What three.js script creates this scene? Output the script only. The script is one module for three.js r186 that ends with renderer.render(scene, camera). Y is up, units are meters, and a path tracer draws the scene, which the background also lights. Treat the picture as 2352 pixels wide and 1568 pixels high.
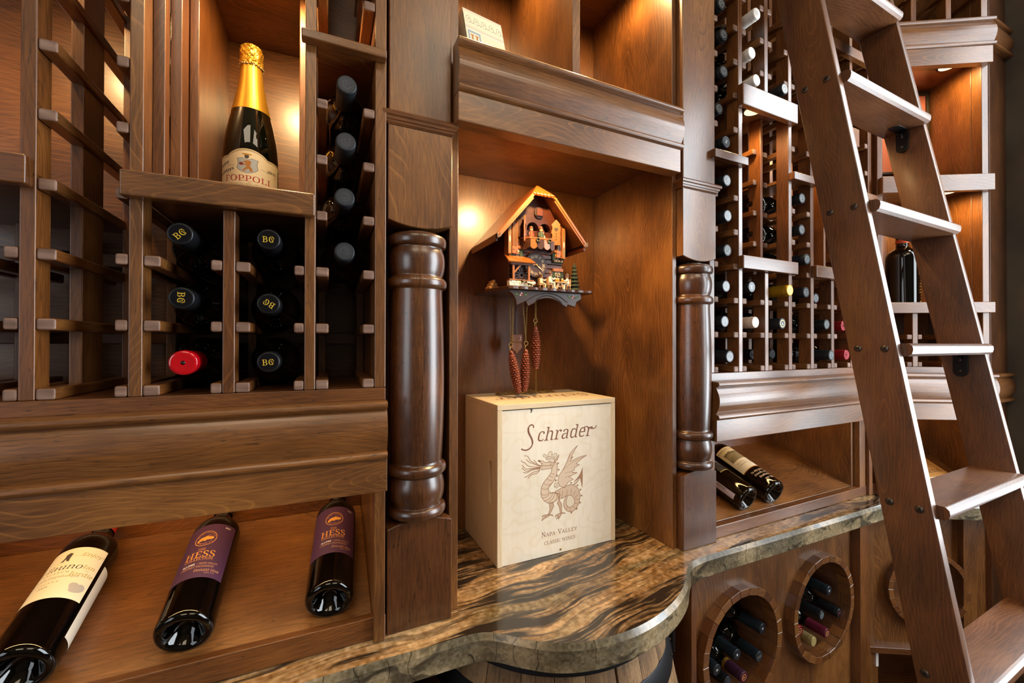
import * as THREE from 'three';
import { RoundedBoxGeometry } from 'three/addons/geometries/RoundedBoxGeometry.js';
import { mergeGeometries, toCreasedNormals } from 'three/addons/utils/BufferGeometryUtils.js';
import { RectAreaLightUniformsLib } from 'three/addons/lights/RectAreaLightUniformsLib.js';

// ---------------------------------------------------------------- camera, sky, large lights, exposure
const scene = new THREE.Scene();
const camera = new THREE.PerspectiveCamera(2 * Math.atan(784 / 965) * 180 / Math.PI, 2352 / 1568, 0.02, 60);
{
  const yaw = 0.438, pitch = 0.0065, roll = 0.001, c = Math.cos, s = Math.sin;
  const fw = new THREE.Vector3(s(yaw) * c(pitch), s(pitch), -c(yaw) * c(pitch));
  const r0 = new THREE.Vector3(c(yaw), 0, s(yaw)), u0 = new THREE.Vector3().crossVectors(r0, fw);
  const r = r0.clone().multiplyScalar(c(roll)).addScaledVector(u0, s(roll)), u = u0.clone().multiplyScalar(c(roll)).addScaledVector(r0, -s(roll));
  camera.quaternion.setFromRotationMatrix(new THREE.Matrix4().makeBasis(r, u, fw.clone().negate()));
  camera.position.set(0, 1.44, 0.72);
  camera.updateMatrixWorld();
}
scene.background = new THREE.Color(0.75, 0.87, 1.0);      // overcast sky, closed off behind the glowing panes
const renderer = new THREE.WebGLRenderer({ antialias: true });
renderer.toneMapping = THREE.LinearToneMapping;
renderer.toneMappingExposure = 1.0;
renderer.shadowMap.enabled = true;
RectAreaLightUniformsLib.init();
const DAY = new THREE.Color(0.86, 0.94, 1.0), WARM = new THREE.Color(1.0, 0.63, 0.27), LAMP = new THREE.Color(1.0, 0.77, 0.50);
function rectLight(w, h, pos, look, color, intensity) {
  const l = new THREE.RectAreaLight(color, intensity, w, h);
  l.position.set(...pos); l.lookAt(...look); l.name = 'area_light'; scene.add(l); return l;
}
const K_WIN = 12.0, K_WIN2 = 3.0, K_CEIL = 4.4, K_PUCK = 1.1;
rectLight(1.25, 1.95, [2.055, 1.85, 1.075], [0, 1.85, 1.075], DAY, K_WIN);         // unseen window in the right wall, placed to brighten the right rack and ladder
rectLight(1.4, 1.6, [-2.185, 1.8, 1.7], [0, 1.8, 1.7], DAY, K_WIN2);            // unseen window in the left wall, placed to light the columns from the left
rectLight(0.9, 0.9, [-0.5, 3.16, 1.7], [-0.5, 0, 1.7], LAMP, K_CEIL);           // unseen ceiling panels, placed to light the rack fronts warmly
rectLight(0.9, 0.9, [0.9, 3.16, 1.7], [0.9, 0, 1.7], LAMP, K_CEIL);

// ---------------------------------------------------------------- helpers
let seed = 7;
const rnd = () => { seed = (seed * 1664525 + 1013904223) >>> 0; return seed / 4294967296; };
const rr = (a, b) => a + (b - a) * rnd();
class Frame {                       // an upright working frame: x along, y up, z out into the room
  constructor(px, pz, la, ox = 0) { this.px = px; this.pz = pz; this.la = la; this.ox = ox; this.c = Math.cos(la); this.s = Math.sin(la); }
  w(x, y, z) { const a = x - this.ox; return new THREE.Vector3(this.px + a * this.c - z * this.s, y, this.pz + a * this.s + z * this.c); }
  d(x, y, z) { return new THREE.Vector3(x * this.c - z * this.s, y, x * this.s + z * this.c); }
}
const F0 = new Frame(0, 0, 0), FL = new Frame(0.106, 0, 0.022, 0.106), FR = new Frame(0.884, -0.014, -0.012), FA = new Frame(1.738, 0.040, 0.529), FLAD = new Frame(1.068, 0, -0.03);
const used = {};
function numbered(n) { used[n] = (used[n] ?? -1) + 1; return used[n] ? n + '_' + String(used[n]).padStart(3, '0') : n; }
function tag(o, label, category, group, kind) { o.userData.label = label; if (category) o.userData.category = category; if (group) o.userData.group = group; if (kind) o.userData.kind = kind; return o; }
function thing(name, label, category, frame = F0, base = [0, 0, 0], group) {
  const g = new THREE.Group(); g.name = numbered(name); scene.add(g);
  g.position.copy(frame.w(...base)); g.rotation.y = -frame.la;
  g.off = base; tag(g, label, category, group); return g;
}
const shadowy = (m) => { m.castShadow = true; m.receiveShadow = true; return m; };
function part(name, geo, mat, parent, label) {
  const m = shadowy(new THREE.Mesh(geo, mat)); m.name = name;
  const off = parent.off ?? [0, 0, 0]; m.off = off;
  if (parent !== scene && !geo.userData.placed) { if (off[0] || off[1] || off[2]) geo.translate(-off[0], -off[1], -off[2]); geo.userData.placed = true; }
  if (label) m.userData.label = label;
  parent.add(m); return m;
}
function struct(name, geo, mat) { const m = shadowy(new THREE.Mesh(geo, mat)); m.name = name; m.userData.kind = 'structure'; scene.add(m); return m; }

// uv in metres for boards: the texture runs along the grain
const TU = 0.8, TV = 0.4;
function woodUV(geo, grain = 'x', tu = TU, tv = TV) {
  let g = geo.index ? geo.toNonIndexed() : geo;
  const p = g.attributes.position, n = g.attributes.normal, uv = new Float32Array(p.count * 2), ou = rnd(), ov = rnd(), G = 'xyz'.indexOf(grain);
  const P = [p.getX.bind(p), p.getY.bind(p), p.getZ.bind(p)], N = [n.getX.bind(n), n.getY.bind(n), n.getZ.bind(n)];
  for (let i = 0; i < p.count; i += 3) {
    const a = [0, 1, 2].map((k) => Math.abs(N[k](i) + N[k](i + 1) + N[k](i + 2)));
    let d = a.indexOf(Math.max(...a));
    for (let j = i; j < i + 3; j++) {
      let u, v;
      if (d === G) { const o = [0, 1, 2].filter((k) => k !== G); u = P[o[0]](j) * 0.35; v = P[o[1]](j); }
      else { const o = [0, 1, 2].find((k) => k !== G && k !== d); u = P[G](j); v = P[o](j); }
      uv[j * 2] = u / tu + ou; uv[j * 2 + 1] = v / tv + ov;
    }
  }
  g.setAttribute('uv', new THREE.BufferAttribute(uv, 2));
  return g;
}
function bx(x0, x1, y0, y1, z0, z1, grain = 'x', r = 0.0016) {
  const w = x1 - x0, h = y1 - y0, d = z1 - z0, m = Math.min(w, h, d);
  const g = new RoundedBoxGeometry(w, h, d, 1, Math.min(r, m * 0.45));
  g.translate((x0 + x1) / 2, (y0 + y1) / 2, (z0 + z1) / 2);
  return woodUV(g, grain);
}
function plainBox(x0, x1, y0, y1, z0, z1) { const g = new THREE.BoxGeometry(x1 - x0, y1 - y0, z1 - z0); g.translate((x0 + x1) / 2, (y0 + y1) / 2, (z0 + z1) / 2); return g; }
// a profile of (z, y) points swept along x
function sweepX(pts, x0, x1, grain = 'x', crease = 0.7) {
  const s = new THREE.Shape(pts.map(([z, y]) => new THREE.Vector2(-z, y)));
  let g = new THREE.ExtrudeGeometry(s, { depth: x1 - x0, bevelEnabled: false, steps: 1 });
  g.rotateY(Math.PI / 2); g.translate(x0, 0, 0);
  return woodUV(toCreasedNormals(g, crease), grain);
}
// an outline of (x, y) points given thickness along z
function slabZ(pts, z0, z1, bevel = 0, grain = 'y', holes) {
  const s = pts instanceof THREE.Shape ? pts : new THREE.Shape(pts.map(([x, y]) => new THREE.Vector2(x, y)));
  if (holes) for (const h of holes) s.holes.push(new THREE.Path(h.map(([x, y]) => new THREE.Vector2(x, y))));
  const g = new THREE.ExtrudeGeometry(s, { depth: z1 - z0 - 2 * bevel, bevelEnabled: bevel > 0, bevelThickness: bevel, bevelSize: bevel, bevelOffset: -bevel, bevelSegments: 1, curveSegments: 10 });
  g.translate(0, 0, z0 + bevel);
  return woodUV(toCreasedNormals(g, 0.6), grain);
}
function lathe(pts, seg = 40) { return new THREE.LatheGeometry(pts.map(([r, y]) => new THREE.Vector2(Math.max(r, 1e-5), y)), seg); }
function smooth(pts, n = 8) { return new THREE.CatmullRomCurve3(pts.map(([a, b]) => new THREE.Vector3(a, b, 0)), false, 'centripetal').getPoints(pts.length * n).map((p) => [p.x, p.y]); }
function tube(pts, r, seg = 24, rad = 6, closed = false) { return new THREE.TubeGeometry(new THREE.CatmullRomCurve3(pts.map((p) => new THREE.Vector3(...p)), closed), seg, r, rad, closed); }
const merge = (list) => mergeGeometries(list.map((g) => { g = g.index ? g.toNonIndexed() : g; for (const k of Object.keys(g.attributes)) if (!['position', 'normal', 'uv'].includes(k)) g.deleteAttribute(k); return g; }));

// ---------------------------------------------------------------- textures
function noiseGrid(n, s0) { let s = s0; const a = new Float32Array(n * n); for (let i = 0; i < n * n; i++) { s = (s * 1664525 + 1013904223) >>> 0; a[i] = s / 4294967296; } return a; }
const NG = noiseGrid(256, 99);
function vnoise(x, y, px, py) {      // value noise that repeats every px, py
  const xi = Math.floor(x), yi = Math.floor(y), fx = x - xi, fy = y - yi, u = fx * fx * (3 - 2 * fx), v = fy * fy * (3 - 2 * fy);
  const x0 = ((xi % px) + px) % px, x1 = (x0 + 1) % px, y0 = ((yi % py) + py) % py, y1 = (y0 + 1) % py;
  const a = NG[(y0 & 255) * 256 + (x0 & 255)], b = NG[(y0 & 255) * 256 + (x1 & 255)], c = NG[(y1 & 255) * 256 + (x0 & 255)], d = NG[(y1 & 255) * 256 + (x1 & 255)];
  return a + (b - a) * u + (c - a) * v + (a - b - c + d) * u * v;
}
function fbm(x, y, px, py, o = 4) { let s = 0, a = 0.5, t = 0; for (let i = 0; i < o; i++) { s += a * vnoise(x + i * 17.3, y + i * 9.1, px, py); t += a; x *= 2; y *= 2; px *= 2; py *= 2; a *= 0.5; } return s / t; }
function dataTex(W, H, fn, srgb = true) {
  const d = new Uint8Array(W * H * 4), o = [0, 0, 0];
  for (let j = 0; j < H; j++) for (let i = 0; i < W; i++) { fn(i / W, j / H, o, i, j); const k = (j * W + i) * 4; d[k] = o[0]; d[k + 1] = o[1]; d[k + 2] = o[2]; d[k + 3] = 255; }
  const t = new THREE.DataTexture(d, W, H); t.wrapS = t.wrapT = THREE.RepeatWrapping; t.magFilter = THREE.LinearFilter; t.minFilter = THREE.LinearMipmapLinearFilter; t.generateMipmaps = true;
  if (srgb) t.colorSpace = THREE.SRGBColorSpace; t.needsUpdate = true; return t;
}
const clamp = (x, a = 0, b = 1) => Math.min(b, Math.max(a, x)), sstep = (a, b, x) => { const t = clamp((x - a) / (b - a)); return t * t * (3 - 2 * t); };
const mix3 = (o, A, B, t) => { for (let i = 0; i < 3; i++) o[i] = A[i] + (B[i] - A[i]) * t; };
// stained alder: mottled, fine fibres, faint cathedral lines
function woodTexture(W, H, { dark, mid, light, line, hearts, rings, pore, blotch, ph = 0 }) {
  const T = Math.PI * 2;
  return dataTex(W, H, (u, v, o) => {
    const warp = (fbm(u * 3, v * 4, 3, 4, 3) - 0.5);
    const hc = v * hearts, k = Math.floor(hc), f = hc - k - 0.5 + warp * 0.5;
    const drift = 0.55 * Math.sin(T * (u + ph + k * 0.37)) + 0.35 * Math.sin(T * (2 * u + k * 0.61 + ph));
    const rad = Math.sqrt(f * f * 5 + 0.02) * 3.1 + drift * 1.5 + warp * 0.8;
    const ring = rad * rings, fr = ring - Math.floor(ring);
    const edge = Math.abs(f) > 0.42 ? (0.5 - Math.abs(f)) / 0.08 : 1;
    const l = (sstep(0.72, 0.97, fr) * (1 - sstep(0.97, 1.0, fr))) * clamp(edge) * (0.35 + 0.65 * vnoise(u * 6, v * 10, 6, 10));
    const fib = fbm(u * 26, v * 210, 26, 210, 3), fib2 = vnoise(u * 60, v * 420, 60, 420);
    const bl = fbm(u * 4 + 3, v * 5, 4, 5, 4), bl2 = fbm(u * 14, v * 9, 14, 9, 3);
    let t = 0.5 + (fib - 0.5) * 0.38 + (fib2 - 0.5) * 0.16 + (bl - 0.5) * blotch + (bl2 - 0.5) * 0.25 * blotch;
    if (t < 0.5) mix3(o, dark, mid, clamp(t * 2)); else mix3(o, mid, light, clamp(t * 2 - 1));
    const L = l * line; if (L > 0) for (let i = 0; i < 3; i++) o[i] += (dark[i] - o[i]) * L; else for (let i = 0; i < 3; i++) o[i] += (light[i] * 1.12 - o[i]) * -L;
    const po = vnoise(u * 60, v * 300 + 11, 60, 300); if (po > 0.86) for (let i = 0; i < 3; i++) o[i] *= 1 - pore * (po - 0.86) / 0.14;
  });
}
const alderA = woodTexture(2048, 1024, { dark: [66, 37, 14], mid: [118, 72, 31], light: [160, 106, 50], line: 0.45, hearts: 3, rings: 2.6, pore: 0.35, blotch: 0.75 });
const alderB = woodTexture(2048, 1024, { dark: [64, 36, 13], mid: [115, 70, 30], light: [156, 103, 48], line: -0.55, hearts: 2, rings: 3.3, pore: 0.25, blotch: 1.0, ph: 0.3 });
const walnut = woodTexture(1024, 1024, { dark: [44, 22, 10], mid: [88, 50, 23], light: [130, 80, 40], line: 0.3, hearts: 4, rings: 2.0, pore: 0.8, blotch: 0.9, ph: 0.6 });
const ladderTex = woodTexture(2048, 1024, { dark: [56, 31, 13], mid: [98, 58, 28], light: [134, 86, 45], line: -0.5, hearts: 3, rings: 3.0, pore: 0.3, blotch: 0.9, ph: 0.15 });
const pineTex = woodTexture(1024, 512, { dark: [206, 176, 132], mid: [228, 206, 168], light: [240, 224, 194], line: 0.5, hearts: 3, rings: 2.4, pore: 0.1, blotch: 0.5, ph: 0.45 });
const oakTex = woodTexture(1024, 512, { dark: [74, 52, 32], mid: [138, 104, 68], light: [184, 148, 104], line: 0.35, hearts: 3, rings: 4.0, pore: 0.9, blotch: 0.9, ph: 0.8 });
const endTex = dataTex(512, 512, (u, v, o) => {
  const a = u * 34 + v * 20 + fbm(u * 6, v * 6, 6, 6, 3) * 3, l = 0.5 + 0.5 * Math.sin(a * 6.283), n = fbm(u * 60, v * 60, 60, 60, 3), t = clamp(0.25 + 0.35 * l + (n - 0.5) * 0.9);
  mix3(o, [98, 70, 55], [160, 128, 110], t);
});
const granite = dataTex(2048, 1024, (u, v, o) => {           // 1.2 m x 0.6 m, gold with black veins that flow along u
  const w1 = fbm(u * 3, v * 3, 3, 3, 4) - 0.5, w2 = fbm(u * 8 + 5, v * 8, 8, 8, 4) - 0.5;
  const y = v + w1 * 0.20 + w2 * 0.045, x = u + w2 * 0.04;
  const band = fbm(x * 4, y * 17, 4, 17, 4), fine = fbm(x * 11, y * 70, 11, 70, 4), fine2 = fbm(x * 16 + 3, y * 130, 16, 130, 3), wisp = fbm(x * 24, y * 260, 24, 260, 2);
  const mass = sstep(0.44, 0.66, band);
  let dk = mass * (0.35 + 0.9 * sstep(0.38, 0.6, fine)) + sstep(0.55, 0.66, fine) * (0.35 + 0.6 * mass) + sstep(0.57, 0.70, fine2) * (0.25 + 0.5 * mass) + (wisp - 0.5) * 0.9 * mass;
  const speck = fbm(u * 160, v * 80, 160, 80, 2), cloud = fbm(u * 9 + 2, v * 7, 9, 7, 4), gr = fbm(u * 5 + 9, v * 9, 5, 9, 3), fl = fbm(x * 20, y * 60 + 7, 20, 60, 3);
  mix3(o, [142, 104, 62], [206, 168, 118], clamp(cloud * 1.5 - 0.3 + (fl - 0.5) * 0.9));
  const olive = sstep(0.50, 0.68, gr) * 0.75; for (let i = 0; i < 3; i++) o[i] += ([112, 98, 66][i] - o[i]) * olive;
  const s = (speck - 0.5) * 80; for (let i = 0; i < 3; i++) o[i] += s;
  dk = clamp(dk, 0, 0.93); for (let i = 0; i < 3; i++) o[i] = clamp(o[i] + ([32, 26, 21][i] - o[i]) * dk, 0, 255);
});
const graniteEdge = dataTex(1024, 512, (u, v, o) => {         // the sawn edge: olive grey with thin cracks
  const c = fbm(u * 8, v * 10, 8, 10, 5), c2 = fbm(u * 20 + 4, v * 24, 20, 24, 3), w = fbm(u * 12, v * 6, 12, 6, 3) - 0.5, speck = fbm(u * 150, v * 90, 150, 90, 2);
  mix3(o, [88, 80, 62], [158, 138, 104], clamp(c * 1.8 - 0.4 + (c2 - 0.5) * 0.7)); const vein = sstep(0.56, 0.7, fbm(u * 10 + w, v * 16 + w * 3, 10, 16, 4)) * 0.6, q = u * 17 + w * 1.2, cr = 1 - sstep(0.0, 0.035, Math.abs(q - Math.floor(q) - 0.5)), on = sstep(0.45, 0.55, vnoise(u * 17, v * 3, 17, 3));
  for (let i = 0; i < 3; i++) o[i] = clamp((o[i] + (speck - 0.5) * 50) * (1 - vein * 0.7) * (1 - cr * on * 0.55), 0, 255);
});
const plasterTex = dataTex(512, 512, (u, v, o) => { const t = fbm(u * 5, v * 5, 5, 5, 5), b = fbm(u * 9 + 4, v * 9, 9, 9, 4); mix3(o, [62, 56, 48], [104, 86, 62], clamp(t * 1.8 - 0.4)); for (let i = 0; i < 3; i++) o[i] += (b - 0.5) * 26; });
const leadTex = dataTex(256, 256, (u, v, o) => { const t = fbm(u * 24, v * 24, 24, 24, 4); o[0] = o[1] = o[2] = 120 + (t - 0.5) * 150; }, false);

function canvasTex(w, h, draw) {
  const c = document.createElement('canvas'); c.width = w; c.height = h; const x = c.getContext('2d'); draw(x, w, h);
  const t = new THREE.CanvasTexture(c); t.colorSpace = THREE.SRGBColorSpace; t.anisotropy = 8; return t;
}
// ---------------------------------------------------------------- materials
const std = (o) => new THREE.MeshStandardMaterial(o), phy = (o) => new THREE.MeshPhysicalMaterial(o);
const wood = (map, o = {}) => phy({ map, bumpMap: map, bumpScale: 0.00035, roughness: 0.42, clearcoat: 0.7, clearcoatRoughness: 0.24, ...o });
const M = {
  alder: [wood(alderA), wood(alderB), wood(alderA, { color: 0xf2e6da }), wood(alderB, { color: 0xe6d8cc })],
  walnut: wood(walnut, { roughness: 0.34, clearcoat: 0.8 }),
  ladder: wood(ladderTex, { roughness: 0.46, clearcoat: 0.6 }),
  pine: wood(pineTex, { roughness: 0.6, clearcoat: 0, bumpScale: 0.0002 }),
  oak: wood(oakTex, { roughness: 0.7, clearcoat: 0, bumpScale: 0.0006 }),
  end: std({ map: endTex, roughness: 0.6 }),
  stone: phy({ map: granite, roughness: 0.16, clearcoat: 0.4, clearcoatRoughness: 0.08 }),
  stoneEdge: phy({ map: graniteEdge, roughness: 0.26, clearcoat: 0.4, clearcoatRoughness: 0.2 }),
  plaster: std({ map: plasterTex, roughness: 0.85, bumpMap: plasterTex, bumpScale: 0.001 }),
  ceiling: std({ color: 0x8a6c4c, roughness: 0.9 }),  // unseen ceiling, its tone darkened to weaken pale reflections on the wood
  floor: wood(walnut, { roughness: 0.5 }),
  iron: std({ color: 0x2a2a2c, metalness: 0.7, roughness: 0.5, roughnessMap: null }),
  black: std({ color: 0x17171a, metalness: 0.4, roughness: 0.42 }),
  screw: std({ color: 0x5a5048, metalness: 0.85, roughness: 0.35 }),
  glass: phy({ color: 0x050403, roughness: 0.04, ior: 1.52 }),
  glassBrown: phy({ color: 0x140b04, roughness: 0.04, ior: 1.52 }),
  glassGreen: phy({ color: 0x070a04, roughness: 0.03, ior: 1.52, clearcoat: 0.3, clearcoatRoughness: 0.02 }),
  goldFoil: std({ color: 0xd9a63a, metalness: 0.85, roughness: 0.32 }),
  brass: std({ color: 0xa98a50, metalness: 0.9, roughness: 0.4 }),
  copper: phy({ color: 0x8a4a35, metalness: 0.6, roughness: 0.38 }),
};
const anyWood = () => M.alder[Math.floor(rnd() * 4)];
const foil = (c, rough = 0.35, metal = 0.25) => phy({ color: c, roughness: rough, metalness: metal, bumpMap: leadTex, bumpScale: 0.00008 });
const railMat = () => { const w = anyWood(); return [w, w, w, w, M.end, M.end]; };
// ---------------------------------------------------------------- room shell
const uvFlat = (g, grain = 'x', t = 1) => woodUV(g, grain, t, t);
struct('floor', woodUV(plainBox(-2.4, 2.3, -0.1, 0, -0.6, 3.4).toNonIndexed(), 'x'), M.floor);
struct('ceiling', uvFlat(plainBox(-2.4, 2.3, 3.2, 3.3, -0.6, 3.4)), M.ceiling);
struct('wall_back', uvFlat(plainBox(-2.4, 2.3, 0, 3.2, -0.6, -0.46)), M.plaster);
struct('wall_front', uvFlat(plainBox(-2.4, 2.3, 0, 3.2, 3.2, 3.4)), M.plaster);
function wallWithWindow(name, x0, x1, z0, z1, y0, y1) {
  const s = new THREE.Shape([[-3.4, 0], [0.6, 0], [0.6, 3.2], [-3.4, 3.2]].map((p) => new THREE.Vector2(...p)));
  s.holes.push(new THREE.Path([[-z1, y0], [-z0, y0], [-z0, y1], [-z1, y1]].map((p) => new THREE.Vector2(...p))));
  const g = new THREE.ExtrudeGeometry(s, { depth: x1 - x0, bevelEnabled: false }); g.rotateY(Math.PI / 2); g.translate(x0, 0, 0);
  struct(name, uvFlat(g, 'z'), M.plaster);
}
wallWithWindow('wall_right', 2.07, 2.3, 0.45, 1.7, 0.87, 2.83);
wallWithWindow('wall_left', -2.4, -2.2, 1.0, 2.4, 1.0, 2.6);
// unseen windows: opaque glowing panes stand for daylight, set in timber frames
const paneMat = std({ color: 0x9aa4ac, emissive: new THREE.Color(0.85, 0.93, 1.0), emissiveIntensity: 0.8, roughness: 0.4 });
function windowUnit(name, x, z0, z1, y0, y1, dir) {
  const g = new THREE.Group(); g.name = name; g.userData.kind = 'structure'; scene.add(g);
  const zm = (z0 + z1) / 2, ym = (y0 + y1) / 2, xa = Math.min(x, x + dir * 0.05), xb = Math.max(x, x + dir * 0.05), f = [];
  for (const [a, b, c, d] of [[z0, z0 + 0.05, y0, y1], [z1 - 0.05, z1, y0, y1], [z0, z1, y0, y0 + 0.05], [z0, z1, y1 - 0.05, y1], [zm - 0.02, zm + 0.02, y0, y1], [z0, z1, ym - 0.02, ym + 0.02]]) f.push(bx(xa, xb, c, d, a, b, d - c > b - a ? 'y' : 'z'));
  part('window_frame', merge(f), M.walnut, g);
  const px = x + dir * 0.06; part('glowing_pane', plainBox(Math.min(px, px + dir * 0.01), Math.max(px, px + dir * 0.01), y0, y1, z0, z1), paneMat, g);
}
windowUnit('unseen_window_1', 2.12, 0.45, 1.7, 0.87, 2.83, 1);
windowUnit('unseen_window_2', -2.25, 1.0, 2.4, 1.0, 2.6, -1);
for (const x of [-0.5, 0.9]) {
  const t = thing('unseen_ceiling_light', x < 0 ? 'unseen square warm ceiling panel, placed to light the left wine rack' : 'unseen square warm ceiling panel, placed to light the right wine rack', 'ceiling light', F0, [x, 3.2, 1.7]);
  part('light_frame', plainBox(x - 0.48, x + 0.48, 3.17, 3.2, 1.22, 2.18), M.ceiling, t);
  part('light_panel', plainBox(x - 0.45, x + 0.45, 3.162, 3.172, 1.25, 2.15), std({ color: 0xffffff, emissive: LAMP, emissiveIntensity: 0.9 }), t);
}
// small lamps: a glowing disc and a light of its size just below it
const puckMat = std({ color: 0xfff0d8, emissive: new THREE.Color(1, 0.75, 0.42), emissiveIntensity: 1.4 });
function puck(frame, x, y, z, power, where, tilt = [0, -1, 0], r = 0.022) {
  const t = thing('unseen_puck_light', where, 'puck light', frame, [x, y, z]);
  const g = new THREE.CylinderGeometry(r + 0.006, r + 0.006, 0.008, 24); g.translate(x, y + 0.002, z); part('lamp_housing', g, M.black, t);
  const d = new THREE.CylinderGeometry(r, r, 0.002, 24); d.translate(x, y - 0.0025, z); part('lamp_lens', d, puckMat, t);
  const l = new THREE.SpotLight(WARM, power * K_PUCK, 0, 1.48, 0.5, 2); l.shadow.radius = 1.0; l.castShadow = true; l.name = 'puck_spot';
  l.position.copy(frame.w(x, y - 0.006, z)); l.target.position.copy(l.position).add(frame.d(...tilt)); scene.add(l, l.target);
}
function ledBar(frame, x0, x1, y, z, power, where, look = [0, -0.75, -0.65]) {
  const xm = (x0 + x1) / 2, t = thing('led_strip', where, 'led strip', frame, [xm, y, z]);
  part('strip_channel', plainBox(x0, x1, y, y + 0.006, z - 0.007, z + 0.007), M.black, t);
  part('strip_lens', plainBox(x0, x1, y - 0.002, y, z - 0.005, z + 0.005), puckMat, t);
  const p = frame.w(xm, y - 0.004, z), q = p.clone().add(frame.d(...look));
  rectLight(x1 - x0, 0.012, p.toArray(), q.toArray(), WARM, power * K_PUCK);
}

// ---------------------------------------------------------------- mouldings shared by the cabinets
function crownPts(y0, y1, zb, zf) {         // bead, belly, bead; y0 bottom, y1 top; zf = face of the board below
  const h = y1 - y0, b = h * 0.135, r = b / 2, pts = [[zb, y0], [zf, y0]];
  const bead = (yc) => { for (let i = 0; i <= 8; i++) { const a = -Math.PI / 2 + Math.PI * i / 8; pts.push([zf + 0.0005 + Math.cos(a) * r * 1.05, yc + Math.sin(a) * r]); } };
  bead(y0 + r);
  const ya = y0 + b + h * 0.008, yb = y1 - b * 1.05 - h * 0.008;
  for (let i = 0; i <= 14; i++) { const t = i / 14; pts.push([zf - 0.003 + 0.0115 * Math.pow(Math.sin(Math.PI * t), 0.9), ya + (yb - ya) * t]); }
  bead(y1 - r * 1.05); pts.push([zf - 0.001, y1], [zb, y1]);
  return pts;
}
const RAILS = []; for (let i = 0; i < 12; i++) RAILS.push(1.384 + 0.0885 * i);
function rail(parent, x0, x1, top, zb = -0.27, zf = -0.0005) { part('rail', bx(x0, x1, top - 0.0155, top, zb, zf, 'z', 0.003), railMat(), parent); }
function post(parent, x0, x1, y0, y1, z0 = -0.033, z1 = 0) { part('post', bx(x0, x1, y0, y1, z0, z1, 'y', 0.0018), anyWood(), parent); }

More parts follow.
